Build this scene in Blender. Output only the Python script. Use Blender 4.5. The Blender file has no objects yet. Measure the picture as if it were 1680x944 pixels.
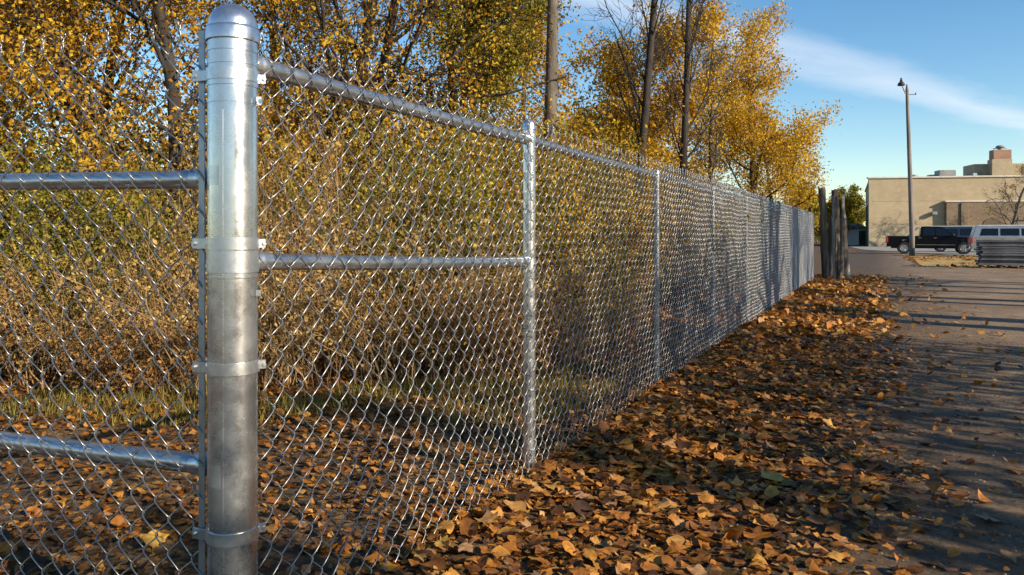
import bpy, math, random
import numpy as np
from mathutils import Vector
R = math.radians
scene = bpy.context.scene
C = scene.collection

# ------------------------------------------------------------------ camera, sky, sun, exposure
CAM_H = 1.25
cam_d = bpy.data.cameras.new('camera'); cam = bpy.data.objects.new('camera', cam_d); C.objects.link(cam)
cam.location = (0, 0, CAM_H); cam.rotation_euler = (R(90), 0, 0)
cam_d.sensor_width = 36; cam_d.lens = 27.19; cam_d.shift_y = -0.0512
cam_d.clip_start = 0.05; cam_d.clip_end = 3000
scene.camera = cam
SUN_EL = 22.0
SX, SY = 0.8, -0.6                                   # horizontal direction towards the sun
world = bpy.data.worlds.new('World'); scene.world = world; world.use_nodes = True
wn = world.node_tree; wn.nodes.clear()
def wnode(t, **k):
    n = wn.nodes.new(t)
    for a, b in k.items(): setattr(n, a, b)
    return n
sky = wnode('ShaderNodeTexSky', sky_type='NISHITA', sun_disc=False, sun_elevation=R(SUN_EL), sun_rotation=math.atan2(SX, SY),
            altitude=100, air_density=1.0, dust_density=0.05, ozone_density=1.6)
bg = wnode('ShaderNodeBackground'); bg.inputs[1].default_value = 0.11
out = wnode('ShaderNodeOutputWorld')
tc = wnode('ShaderNodeTexCoord'); sep = wnode('ShaderNodeSeparateXYZ'); wn.links.new(tc.outputs['Generated'], sep.inputs[0])
def wm(op, a, b=None, c=None):
    n = wnode('ShaderNodeMath', operation=op)
    for i, v in enumerate((a, b, c)):
        if v is None: continue
        if isinstance(v, (int, float)): n.inputs[i].default_value = v
        else: wn.links.new(v, n.inputs[i])
    return n.outputs[0]
dz = wm('MAXIMUM', sep.outputs[2], 0.02)
px = wm('DIVIDE', sep.outputs[0], dz); py = wm('DIVIDE', sep.outputs[1], dz)          # point on a flat high cloud layer
along = wm('ADD', wm('MULTIPLY', px, .76), wm('MULTIPLY', py, .65))
across = wm('SUBTRACT', wm('MULTIPLY', py, .76), wm('MULTIPLY', px, .65))
cv = wnode('ShaderNodeCombineXYZ'); wn.links.new(wm('MULTIPLY', along, .55), cv.inputs[0]); wn.links.new(wm('MULTIPLY', across, 1.5), cv.inputs[1])
nz = wnode('ShaderNodeTexNoise'); nz.inputs['Scale'].default_value = 1.0; nz.inputs['Detail'].default_value = 6; nz.inputs['Roughness'].default_value = .62
wn.links.new(cv.outputs[0], nz.inputs['Vector'])
# thin parallel cirrus streaks, one every 9 units of the layer
ph = wm('SUBTRACT', wm('PINGPONG', wm('ADD', across, 6.75), 4.5), 0.0)
ph = wm('ADD', ph, wm('MULTIPLY', wm('SUBTRACT', nz.outputs[0], .5), .8))
streak = wnode('ShaderNodeMapRange', interpolation_type='SMOOTHSTEP'); streak.inputs[1].default_value = .40; streak.inputs[2].default_value = 0.0
streak.inputs[3].default_value = 0; streak.inputs[4].default_value = 1; wn.links.new(ph, streak.inputs[0])
dens = wm('MULTIPLY', streak.outputs[0], wm('MULTIPLY', nz.outputs[0], .95))
mixc = wnode('ShaderNodeMix', data_type='RGBA'); wn.links.new(dens, mixc.inputs[0]); hsv = wnode('ShaderNodeHueSaturation'); hsv.inputs['Saturation'].default_value = 1.3; wn.links.new(sky.outputs[0], hsv.inputs['Color']); wn.links.new(hsv.outputs[0], mixc.inputs[6])
mixc.inputs[7].default_value = (5.6, 5.9, 6.4, 1)
wn.links.new(mixc.outputs[2], bg.inputs[0]); wn.links.new(bg.outputs[0], out.inputs[0])
sun_d = bpy.data.lights.new('sun', 'SUN'); sun = bpy.data.objects.new('sun', sun_d); C.objects.link(sun)
sun_d.energy = 5.0; sun_d.angle = R(0.55); sun_d.color = (1.0, 0.86, 0.66)
ce = math.cos(R(SUN_EL))
sun.rotation_euler = Vector((-SX * ce, -SY * ce, -math.sin(R(SUN_EL)))).to_track_quat('-Z', 'Y').to_euler()
vs = scene.view_settings; vs.view_transform = 'Standard'; vs.look = 'None'; vs.exposure = 0.7; vs.gamma = 1; vs.use_curve_mapping = False
scene.cycles.max_bounces = 4; scene.cycles.diffuse_bounces = 2; scene.cycles.glossy_bounces = 3; scene.cycles.transmission_bounces = 3
scene.cycles.use_adaptive_sampling = True; scene.cycles.adaptive_threshold = 0.02
scene.cycles.caustics_reflective = False; scene.cycles.caustics_refractive = False

rs = np.random.RandomState(7); random.seed(7)

# ------------------------------------------------------------------ helpers
class MB:
    """collects vertices and faces; build() links them as ONE mesh object"""
    def __init__(s): s.v = []; s.f = []; s.a = []; s.n = 0
    def add(s, v, f, rnd=None):
        v = np.asarray(v, float).reshape(-1, 3); f = np.asarray(f, np.int64)
        s.v.append(v); s.f.append(f + s.n); s.n += len(v)
        s.a.append(np.full(len(f), .5) if rnd is None else np.broadcast_to(np.asarray(rnd, float), (len(f),)))
        return s
    def poly(s, pts): return s.add(pts, [list(range(len(pts)))])
    def box(s, c, d, rz=0, bev=0.0):
        cx, cy, cz = c; x, y, z = d[0] / 2, d[1] / 2, d[2] / 2
        if bev > 0:
            b = min(bev, x * .9, y * .9, z * .9)
            P = []
            for sz, bx in ((-z, b), (-z + b, 0), (z - b, 0), (z, b)):
                X, Y = x - bx, y - bx; k = b if bx == 0 else b * .4
                P += [(-X + k, -Y, sz), (X - k, -Y, sz), (X, -Y + k, sz), (X, Y - k, sz), (X - k, Y, sz), (-X + k, Y, sz), (-X, Y - k, sz), (-X, -Y + k, sz)]
            v = np.array(P); F4 = []
            for r_ in range(3):
                for i in range(8): j = (i + 1) % 8; F4.append([r_ * 8 + i, r_ * 8 + j, r_ * 8 + 8 + j, r_ * 8 + 8 + i])
            caps = [list(range(7, -1, -1)), list(range(24, 32))]
        else:
            v = np.array([(i * x, j * y, k * z) for k in (-1, 1) for i, j in ((-1, -1), (1, -1), (1, 1), (-1, 1))])
            F4 = [[3, 2, 1, 0], [4, 5, 6, 7], [0, 1, 5, 4], [1, 2, 6, 5], [2, 3, 7, 6], [3, 0, 4, 7]]; caps = None
        co, si = math.cos(rz), math.sin(rz)
        v = np.stack([v[:, 0] * co - v[:, 1] * si + cx, v[:, 0] * si + v[:, 1] * co + cy, v[:, 2] + cz], 1)
        n0 = s.n; s.add(v, F4)
        if caps: s.f.append(np.array(caps) + n0); s.a.append(np.full(2, .5))
        return s
    def tube(s, path, rad, sides=8, cap=True, rnd=None):
        P = np.asarray(path, float); n = len(P); r = np.broadcast_to(np.asarray(rad, float), (n,))
        T = np.gradient(P, axis=0); T /= np.linalg.norm(T, axis=1)[:, None] + 1e-12
        ref = np.array([0, 0, 1.]) if abs(T[:, 2]).mean() < .8 else np.array([0., 1, 0.])
        A = np.cross(T, ref); A /= np.linalg.norm(A, axis=1)[:, None] + 1e-12; B = np.cross(T, A)
        th = np.linspace(0, 2 * np.pi, sides, endpoint=False)
        V = P[:, None] + r[:, None, None] * (A[:, None] * np.cos(th)[None, :, None] + B[:, None] * np.sin(th)[None, :, None])
        i = np.arange(n - 1)[:, None] * sides; j = np.arange(sides)[None]; k = (j + 1) % sides
        F = np.stack([i + j, i + sides + j, i + sides + k, i + k], -1).reshape(-1, 4)
        n0 = s.n; s.add(V.reshape(-1, 3), F, rnd)
        if cap:
            s.f.append(np.array([list(range(sides)), list(range((n - 1) * sides + sides - 1, (n - 1) * sides - 1, -1))]) + n0); s.a.append(np.full(2, .5))
        return s
    def lathe(s, prof, c, sides=32, axis='z', a0=0, a1=2 * math.pi):
        prof = np.asarray(prof, float); n = len(prof); full = abs(a1 - a0 - 2 * math.pi) < 1e-6
        th = np.linspace(a0, a1, sides, endpoint=not full)
        x = prof[:, 0][:, None] * np.cos(th); y = prof[:, 0][:, None] * np.sin(th); z = np.repeat(prof[:, 1][:, None], sides, 1)
        V = np.stack([x, y, z], -1) if axis == 'z' else (np.stack([x, z, y], -1) if axis == 'y' else np.stack([z, x, y], -1))
        i = np.arange(n - 1)[:, None] * sides
        j = np.arange(sides if full else sides - 1)[None]; k = (j + 1) % sides
        F = np.stack([i + j, i + k, i + sides + k, i + sides + j], -1).reshape(-1, 4)
        return s.add(V.reshape(-1, 3) + np.array(c), F)
    def prism(s, poly, y0, y1, chamfer=0.0, taper=None):
        """polygon in X-Z extruded along Y with chamfered side edges"""
        P = np.asarray(poly, float); n = len(P); ce_ = P.mean(0)
        rings = [(y0, 1), (y0 + chamfer, 0), (y1 - chamfer, 0), (y1, 1)] if chamfer > 0 else [(y0, 0), (y1, 0)]
        V = []
        for y, ins in rings:
            Q = P + (ce_ - P) / (np.linalg.norm(ce_ - P, axis=1)[:, None] + 1e-9) * chamfer * ins
            yy = np.full(n, y)
            if taper: z0, z1, t = taper; yy = yy - np.sign(y - (y0 + y1) / 2) * np.clip((Q[:, 1] - z0) / (z1 - z0), 0, 1) * t
            V.append(np.stack([Q[:, 0], yy, Q[:, 1]], 1))
        F = []
        for a in range(len(rings) - 1):
            for i in range(n): j = (i + 1) % n; F.append([a * n + i, a * n + j, a * n + n + j, a * n + n + i])
        n0 = s.n; s.add(np.concatenate(V), F)
        s.f.append(np.array([list(range(n - 1, -1, -1)), list(range((len(rings) - 1) * n, len(rings) * n))]) + n0); s.a.append(np.full(2, .5))
        return s
    def xform(s, m):
        m = np.asarray(m)
        s.v = [v @ m[:3, :3].T + m[:3, 3] for v in s.v]; return s
    def mesh(s, name, mats, smooth=False, origin=(0, 0, 0)):
        V = np.concatenate(s.v) - np.asarray(origin)
        sizes = np.concatenate([np.full(len(f), f.shape[1]) for f in s.f]); li = np.concatenate([f.ravel() for f in s.f])
        me = bpy.data.meshes.new(name); me.vertices.add(len(V)); me.vertices.foreach_set('co', V.ravel().astype(np.float32))
        me.loops.add(len(li)); me.loops.foreach_set('vertex_index', li.astype(np.int32))
        me.polygons.add(len(sizes)); st = np.concatenate([[0], np.cumsum(sizes)[:-1]])
        me.polygons.foreach_set('loop_start', st.astype(np.int32)); me.polygons.foreach_set('loop_total', sizes.astype(np.int32))
        me.polygons.foreach_set('use_smooth', np.full(len(sizes), bool(smooth)))
        at = me.attributes.new('rnd', 'FLOAT', 'FACE'); at.data.foreach_set('value', np.concatenate(s.a).astype(np.float32))
        for m in (mats if isinstance(mats, (list, tuple)) else [mats]): me.materials.append(m)
        me.update(calc_edges=True)
        return me
    def build(s, name, mats, parent=None, smooth=False, origin=None):
        if origin is None: origin = tuple(parent.matrix_basis.translation) if parent is not None and parent.type == 'EMPTY' else (0, 0, 0)
        return obj(name, s.mesh(name, mats, smooth, origin), parent)

def obj(name, me, parent=None, loc=None, rz=0):
    o = bpy.data.objects.new(name, me); C.objects.link(o)
    if parent is not None: o.parent = parent
    if loc is not None: o.location = loc
    if rz: o.rotation_euler = (0, 0, rz)
    return o
def tag(o, label=None, cat=None, group=None, kind=None):
    for k, v in (('label', label), ('category', cat), ('group', group), ('kind', kind)):
        if v: o[k] = v
    return o
def thing(name, label, cat, loc=(0, 0, 0), group=None, rz=0):
    o = bpy.data.objects.new(name, None); C.objects.link(o); o.location = loc; o.rotation_euler = (0, 0, rz); o.empty_display_size = .1
    return tag(o, label, cat, group)
def smooth_by_angle(o, deg=35):
    me = o.data; me.polygons.foreach_set('use_smooth', [True] * len(me.polygons)); me.set_sharp_from_angle(angle=R(deg)); return o

# ------------------------------------------------------------------ materials
def new_mat(name):
    m = bpy.data.materials.new(name); m.use_nodes = True; nt = m.node_tree; nt.nodes.clear()
    o = nt.nodes.new('ShaderNodeOutputMaterial'); return m, nt, o
def N(nt, t, ins=None, **k):
    n = nt.nodes.new(t)
    for a, b in k.items(): setattr(n, a, b)
    for a, b in (ins or {}).items():
        if hasattr(b, 'links') or isinstance(b, bpy.types.NodeSocket): nt.links.new(b, n.inputs[a])
        else: n.inputs[a].default_value = b
    return n
def ramp(nt, fac, stops, mode='LINEAR'):
    n = nt.nodes.new('ShaderNodeValToRGB'); n.color_ramp.interpolation = mode; e = n.color_ramp.elements
    while len(e) < len(stops): e.new(.5)
    for i, (p, c) in enumerate(stops): e[i].position = p; e[i].color = (*c, 1)
    nt.links.new(fac, n.inputs[0]); return n.outputs[0]
def surf(name, c1, c2, scale=8, rough=.7, metal=0, bump=.2, bscale=None, detail=8, dist=.01, stretch=(1, 1, 1), c3=None, spec=.5, coord='Object', lo=.35, hi=.65):
    m, nt, o = new_mat(name)
    t = N(nt, 'ShaderNodeTexCoord'); mp = N(nt, 'ShaderNodeMapping', {0: t.outputs[coord], 'Scale': stretch})
    n1 = N(nt, 'ShaderNodeTexNoise', {'Vector': mp.outputs[0], 'Scale': scale, 'Detail': detail, 'Roughness': .6})
    stops = [(lo, c1), (hi, c2)] if c3 is None else [(lo, c1), ((lo + hi) / 2, c2), (hi, c3)]
    col = ramp(nt, n1.outputs[0], stops)
    p = N(nt, 'ShaderNodeBsdfPrincipled', {'Base Color': col, 'Roughness': rough, 'Metallic': metal, 'Specular IOR Level': spec})
    if bump:
        n2 = N(nt, 'ShaderNodeTexNoise', {'Vector': mp.outputs[0], 'Scale': bscale or scale * 4, 'Detail': 6, 'Roughness': .65})
        b = N(nt, 'ShaderNodeBump', {'Height': n2.outputs[0], 'Strength': bump, 'Distance': dist}); nt.links.new(b.outputs[0], p.inputs['Normal'])
    nt.links.new(p.outputs[0], o.inputs[0]); return m
def galv(name, base=.55, rough=.34, spangle=60, mixf=.3):
    """galvanised steel: mottled zinc with fine run marks along the pipe"""
    m, nt, o = new_mat(name); t = N(nt, 'ShaderNodeTexCoord')
    vo = N(nt, 'ShaderNodeTexVoronoi', {'Vector': t.outputs['Object'], 'Scale': spangle})
    no = N(nt, 'ShaderNodeTexNoise', {'Vector': t.outputs['Object'], 'Scale': 9, 'Detail': 8, 'Roughness': .7})
    sp = N(nt, 'ShaderNodeTexNoise', {'Vector': t.outputs['Object'], 'Scale': 170, 'Detail': 2})
    a = N(nt, 'ShaderNodeMix', {0: mixf, 2: no.outputs[0], 3: vo.outputs['Color']}, data_type='FLOAT')
    col = ramp(nt, a.outputs[0], [(.25, (base * .82, base * .85, base * .90)), (.5, (base, base * 1.02, base * 1.05)), (.75, (base * 1.13, base * 1.14, base * 1.15))])
    rg = N(nt, 'ShaderNodeMapRange', {0: no.outputs[0], 1: .3, 2: .7, 3: rough - .09, 4: rough + .14})
    bp = N(nt, 'ShaderNodeMath', {0: sp.outputs[0], 1: no.outputs[0]}, operation='ADD')
    b = N(nt, 'ShaderNodeBump', {'Height': bp.outputs[0], 'Strength': .07, 'Distance': .002})
    p = N(nt, 'ShaderNodeBsdfPrincipled', {'Base Color': col, 'Roughness': rg.outputs[0], 'Metallic': .92, 'Normal': b.outputs[0]})
    nt.links.new(p.outputs[0], o.inputs[0]); return m
def leaf_mat(name, stops, trans=.3, rough=.55, source='rnd', veins=False):
    m, nt, o = new_mat(name)
    if source == 'rnd': f = N(nt, 'ShaderNodeAttribute', attribute_name='rnd').outputs['Fac']
    else: f = N(nt, 'ShaderNodeObjectInfo').outputs['Random']
    col = ramp(nt, f, stops)
    if veins:                                          # blotches and dry spots on fallen leaves
        t = N(nt, 'ShaderNodeTexCoord')
        no = N(nt, 'ShaderNodeTexNoise', {'Vector': t.outputs['Object'], 'Scale': 40 if source == 'rnd' else 2.6, 'Detail': 3})
        mul = N(nt, 'ShaderNodeMapRange', {0: no.outputs[0], 1: .3, 2: .7, 3: .6, 4: 1.2})
        col = N(nt, 'ShaderNodeHueSaturation', {'Color': col, 'Value': mul.outputs[0]}).outputs[0]
        d = N(nt, 'ShaderNodeBsdfPrincipled', {'Base Color': col, 'Roughness': rough, 'Specular IOR Level': .35})
    else: d = N(nt, 'ShaderNodeBsdfDiffuse', {'Color': col})
    tr = N(nt, 'ShaderNodeBsdfTranslucent', {'Color': col})
    mx = N(nt, 'ShaderNodeMixShader', {0: trans, 1: d.outputs[0], 2: tr.outputs[0]})
    nt.links.new(mx.outputs[0], o.inputs[0]); return m
def plain(name, c, rough=.5, metal=0, spec=.5, emit=None):
    m, nt, o = new_mat(name)
    t = N(nt, 'ShaderNodeTexCoord'); no = N(nt, 'ShaderNodeTexNoise', {'Vector': t.outputs['Object'], 'Scale': 6, 'Detail': 5})
    mr = N(nt, 'ShaderNodeMapRange', {0: no.outputs[0], 1: .3, 2: .7, 3: .88, 4: 1.1})
    hs = N(nt, 'ShaderNodeHueSaturation', {'Color': (*c, 1), 'Value': mr.outputs[0]})
    p = N(nt, 'ShaderNodeBsdfPrincipled', {'Base Color': hs.outputs[0], 'Roughness': rough, 'Metallic': metal, 'Specular IOR Level': spec})
    nt.links.new(p.outputs[0], o.inputs[0]); return m

M = {}
M['post'] = galv('galvanised_post', .60, .25, 70, .18)
M['rail'] = galv('galvanised_rail', .48, .31, 60)
M['wire'] = plain('galvanised_wire', (.34, .345, .35), .40, .92)
M['fitting'] = galv('galvanised_fitting', .62, .33, 80)
M['line'] = galv('dull_line_post', .36, .42, 60)
M['bar'] = galv('tension_bar_steel', .42, .42, 60)
M['bark'] = surf('bark', (.035, .025, .018), (.10, .075, .055), 14, .9, bump=.7, stretch=(1, 1, .25), dist=.02)
M['bark_dark'] = surf('dark_bark', (.016, .012, .01), (.05, .038, .03), 14, .9, bump=.7, stretch=(1, 1, .25), dist=.02)
M['bark_grey'] = surf('grey_bark', (.07, .058, .046), (.17, .14, .11), 12, .9, bump=.6, stretch=(1, 1, .3), dist=.02)
M['twig'] = surf('dry_twig', (0.140, 0.081, 0.036), (0.378, 0.238, 0.112), 5, .85, bump=0)
M['twig_brown'] = surf('brown_twig', (0.070, 0.042, 0.025), (0.196, 0.126, 0.070), 5, .85, bump=0)
LITTER = [(0, (.05, .022, .009)), (.15, (.15, .060, .017)), (.35, (.34, .125, .022)), (.55, (.48, .195, .032)), (.72, (.57, .28, .05)), (.86, (.42, .235, .12)), (.95, (.60, .31, .06)), (1, (.68, .38, .08))]
M['litter'] = leaf_mat('fallen_leaf', LITTER, .22, veins=True)
M['litter_one'] = leaf_mat('single_fallen_leaf', LITTER, .22, source='object', veins=True)
M['leaf_yellow_one'] = leaf_mat('yellow_fallen_leaf', [(0, (.58, .33, .06)), (1, (.64, .38, .08))], .25, source='object', veins=True)
M['leaf_brown_one'] = leaf_mat('brown_fallen_leaf', [(0, (.22, .12, .05)), (1, (.26, .15, .06))], .2, source='object', veins=True)
M['leaf_gold'] = leaf_mat('golden_leaf', [(0, (0.145, 0.067, 0.014)), (.3, (0.369, 0.190, 0.022)), (.65, (0.559, 0.324, 0.034)), (1, (0.671, 0.492, 0.067))], .38)
M['leaf_yellow'] = leaf_mat('yellow_leaf', [(0, (0.330, 0.165, 0.017)), (.4, (0.572, 0.341, 0.033)), (1, (0.780, 0.528, 0.066))], .42)
M['leaf_olive'] = leaf_mat('olive_leaf', [(0, (0.068, 0.074, 0.016)), (.45, (0.176, 0.169, 0.027)), (.8, (0.351, 0.284, 0.041)), (1, (0.621, 0.446, 0.054))], .35)
M['leaf_tan'] = leaf_mat('tan_leaf', [(0, (.13, .075, .022)), (.5, (.40, .25, .075)), (1, (.62, .44, .16))], .3)
M['leaf_russet'] = leaf_mat('russet_leaf', [(0, (.10, .045, .016)), (.5, (.32, .16, .05)), (1, (.50, .29, .09))], .3)
M['leaf_green'] = leaf_mat('green_leaf', [(0, (.03, .045, .012)), (.6, (.07, .09, .02)), (1, (.16, .15, .03))], .3)
M['grass'] = leaf_mat('grass_blade', [(0, (0.098, 0.084, 0.021)), (.5, (0.224, 0.196, 0.042)), (1, (0.448, 0.336, 0.098))], .3)

# ------------------------------------------------------------------ ground, lane, lawn, car park
FS, FO = 0.473, -1.768                               # fence line: x = FS*y + FO
FL = math.hypot(FS, 1); FU = np.array([FS, 1.0]) / FL; FN = np.array([FU[1], -FU[0]])   # along, towards the lane
def fence_x(y): return FS * y + FO
def perp(x, y): return (x - fence_x(y)) / FL           # signed distance from the fence, + on the lane side
def vnoise(x, y, f, seed=0):
    v = np.zeros_like(x, dtype=float); r = np.random.RandomState(seed)
    for k in range(6):
        a = r.uniform(0, 2 * np.pi); ff = f * (1 + .45 * k); v = v + np.sin((x * np.cos(a) + y * np.sin(a)) * ff + r.uniform(0, 6.28)) / (1 + .35 * k)
    return v / 3.2
def ground_h(x, y):
    x = np.asarray(x, float); y = np.asarray(y, float); d = perp(x, y)
    near = np.exp(-((d - .12) / .45) ** 2) * .055 * np.clip((22.5 - y) / 2, 0, 1)
    back = np.clip((-d - .1) / 1.2, 0, 1) * (.02 + .035 * vnoise(x, y, 2.1, 3) + .02 * vnoise(x, y, 5.5, 4))
    far = np.clip((45 - np.hypot(x, y)) / 15, 0, 1)
    strip = np.clip(1 - abs(d - .9) / 1.1, 0, 1) * .02 * (vnoise(x, y, 4.3, 5) + .6)
    return (near + back + np.maximum(strip, 0)) * far
def grid_sheet(xs, ys, zf):
    X, Y = np.meshgrid(xs, ys, indexing='ij'); Z = zf(X, Y); nx, ny = X.shape
    i = np.arange(nx - 1)[:, None] * ny; j = np.arange(ny - 1)[None]
    return np.stack([X, Y, Z], -1).reshape(-1, 3), np.stack([i + j, i + ny + j, i + ny + j + 1, i + j + 1], -1).reshape(-1, 4)
def ground_mat():
    m, nt, o = new_mat('soil_and_litter'); t = N(nt, 'ShaderNodeTexCoord')
    vo = N(nt, 'ShaderNodeTexVoronoi', {'Vector': t.outputs['Object'], 'Scale': 22, 'Randomness': 1.0})
    n1 = N(nt, 'ShaderNodeTexNoise', {'Vector': t.outputs['Object'], 'Scale': 1.1, 'Detail': 8})
    n2 = N(nt, 'ShaderNodeTexNoise', {'Vector': t.outputs['Object'], 'Scale': 30, 'Detail': 6, 'Roughness': .7})
    sp = N(nt, 'ShaderNodeSeparateColor', {0: vo.outputs['Color']})
    bits = ramp(nt, sp.outputs[0], [(0, (.045, .026, .014)), (.35, (.10, .055, .024)), (.7, (.20, .105, .035)), (1, (.30, .17, .06))])
    soil = ramp(nt, n2.outputs[0], [(.3, (.045, .033, .024)), (.7, (.13, .095, .062))])
    fac = N(nt, 'ShaderNodeMapRange', {0: n1.outputs[0], 1: .42, 2: .6, 3: .15, 4: .85})
    mx = N(nt, 'ShaderNodeMix', {0: fac.outputs[0], 6: soil, 7: bits}, data_type='RGBA')
    hb = N(nt, 'ShaderNodeMath', {0: n2.outputs[0], 1: vo.outputs['Distance']}, operation='ADD')
    b = N(nt, 'ShaderNodeBump', {'Height': hb.outputs[0], 'Strength': .8, 'Distance': .03})
    p = N(nt, 'ShaderNodeBsdfPrincipled', {'Base Color': mx.outputs[2], 'Roughness': .9, 'Normal': b.outputs[0], 'Specular IOR Level': .25})
    nt.links.new(p.outputs[0], o.inputs[0]); return m
M['ground'] = ground_mat()
def axis_pts(a, b, step, far):
    c = np.arange(a, b + 1e-6, step); lo = a - np.geomspace(step * 1.6, far, 12); hi = b + np.geomspace(step * 1.6, far, 12)
    return np.concatenate([lo[::-1], c, hi])
gv, gf = grid_sheet(axis_pts(-9, 13, .12, 900), axis_pts(1, 24, .12, 900), lambda x, y: ground_h(x, y))
tag(MB().add(gv, gf).build('ground', M['ground'], smooth=True), kind='structure')

def lane_mat():
    m, nt, o = new_mat('worn_asphalt'); t = N(nt, 'ShaderNodeTexCoord')
    big = N(nt, 'ShaderNodeTexNoise', {'Vector': t.outputs['Object'], 'Scale': .8, 'Detail': 12, 'Roughness': .72})
    fine = N(nt, 'ShaderNodeTexNoise', {'Vector': t.outputs['Object'], 'Scale': 38, 'Detail': 9, 'Roughness': .82})
    peb = N(nt, 'ShaderNodeTexVoronoi', {'Vector': t.outputs['Object'], 'Scale': 70})
    pc = N(nt, 'ShaderNodeSeparateColor', {0: peb.outputs['Color']})
    base = ramp(nt, big.outputs[0], [(.35, (.165, .108, .064)), (.5, (.255, .172, .104)), (.65, (.37, .258, .156))])
    grit = N(nt, 'ShaderNodeMapRange', {0: fine.outputs[0], 1: .32, 2: .68, 3: .35, 4: 1.7})
    g1 = N(nt, 'ShaderNodeHueSaturation', {'Color': base, 'Value': grit.outputs[0]})
    pm = N(nt, 'ShaderNodeMapRange', {0: pc.outputs[0], 1: .86, 2: .9, 3: 0, 4: .65})
    pebc = ramp(nt, pc.outputs[1], [(0, (.06, .048, .036)), (.5, (.27, .21, .15)), (1, (.52, .42, .31))])
    mx = N(nt, 'ShaderNodeMix', {0: pm.outputs[0], 6: g1.outputs[0], 7: pebc}, data_type='RGBA')
    # soil trodden over the edge of the asphalt next to the leaf drift
    sx = N(nt, 'ShaderNodeSeparateXYZ', {0: t.outputs['Object']})
    dd = N(nt, 'ShaderNodeMath', {0: sx.outputs[1], 1: -FS, 2: sx.outputs[0]}, operation='MULTIPLY_ADD')
    edn = N(nt, 'ShaderNodeTexNoise', {'Vector': t.outputs['Object'], 'Scale': 2.2, 'Detail': 9, 'Roughness': .7})
    de = N(nt, 'ShaderNodeMath', {0: edn.outputs[0], 1: 2.4, 2: dd.outputs[0]}, operation='MULTIPLY_ADD')
    ef = N(nt, 'ShaderNodeMapRange', {0: de.outputs[0], 1: FO + 2.8, 2: FO + 4.6, 3: .95, 4: .15})
    soilc = ramp(nt, fine.outputs[0], [(.3, (.040, .028, .019)), (.55, (.10, .066, .038)), (.75, (.19, .12, .06))])
    mx = N(nt, 'ShaderNodeMix', {0: ef.outputs[0], 6: mx.outputs[2], 7: soilc}, data_type='RGBA')
    ht = N(nt, 'ShaderNodeMath', {0: fine.outputs[0], 1: pm.outputs[0]}, operation='ADD')
    b = N(nt, 'ShaderNodeBump', {'Height': ht.outputs[0], 'Strength': .9, 'Distance': .018})
    p = N(nt, 'ShaderNodeBsdfPrincipled', {'Base Color': mx.outputs[2], 'Roughness': .82, 'Normal': b.outputs[0], 'Specular IOR Level': .3})
    nt.links.new(p.outputs[0], o.inputs[0]); return m
M['lane'] = lane_mat()
yl = np.concatenate([np.arange(-9, 30, .15), np.arange(30, 66, .5)])
ledge = fence_x(yl) + np.where(yl < 23, .75, np.where(yl < 29, .75 - (yl - 23) * .09, .2)) * FL + .10 * vnoise(yl, yl * 0, 1.3, 8)
width = np.where(yl < 26, 14.0, np.where(yl < 30.5, 14 - (yl - 26) * 2.4, 3.1 + np.clip((yl - 45) * .5, 0, 5))) + .25 * vnoise(yl, yl * 0, 1.1, 12)
cols = np.linspace(0, 1, 30)
LX = ledge[:, None] + width[:, None] * cols[None]; LY = np.repeat(yl[:, None], 30, 1)
LZ = np.maximum(ground_h(LX, LY), 0) + .005 + .012 * np.clip(vnoise(LX, LY, .9, 14), 0, 1) * np.sin(cols * np.pi)[None]
i = np.arange(len(yl) - 1)[:, None] * 30; j = np.arange(29)[None]
tag(MB().add(np.stack([LX, LY, LZ], -1).reshape(-1, 3), np.stack([i + j, i + j + 1, i + 31 + j, i + 30 + j], -1).reshape(-1, 4)).build('lane', M['lane'], smooth=True), kind='structure')
M['lawn'] = surf('autumn_lawn', (.17, .16, .04), (.46, .27, .07), 1.2, .9, bump=.8, bscale=40, c3=(.60, .36, .11), dist=.05)
lawn_pts = [(16.2, 30.6), (19.5, 28.9), (34, 28.4), (60, 29.5), (60, 47.4), (27.0, 47.4), (23.6, 46.0), (20.4, 39.2), (18.2, 34.7)]
tag(MB().poly([(x, y, .012) for x, y in lawn_pts]).build('lawn', M['lawn']), kind='structure')
M['lot'] = surf('pale_car_park', (.22, .20, .17), (.34, .31, .26), .7, .85, bump=.3, bscale=30)
tag(MB().poly([(x, y, .018) for x, y in [(27.2, 47.7), (110, 47.7), (110, 82.6), (36.0, 82.6), (30.0, 66.2)]]).build('car_park', M['lot']), kind='structure')

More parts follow.
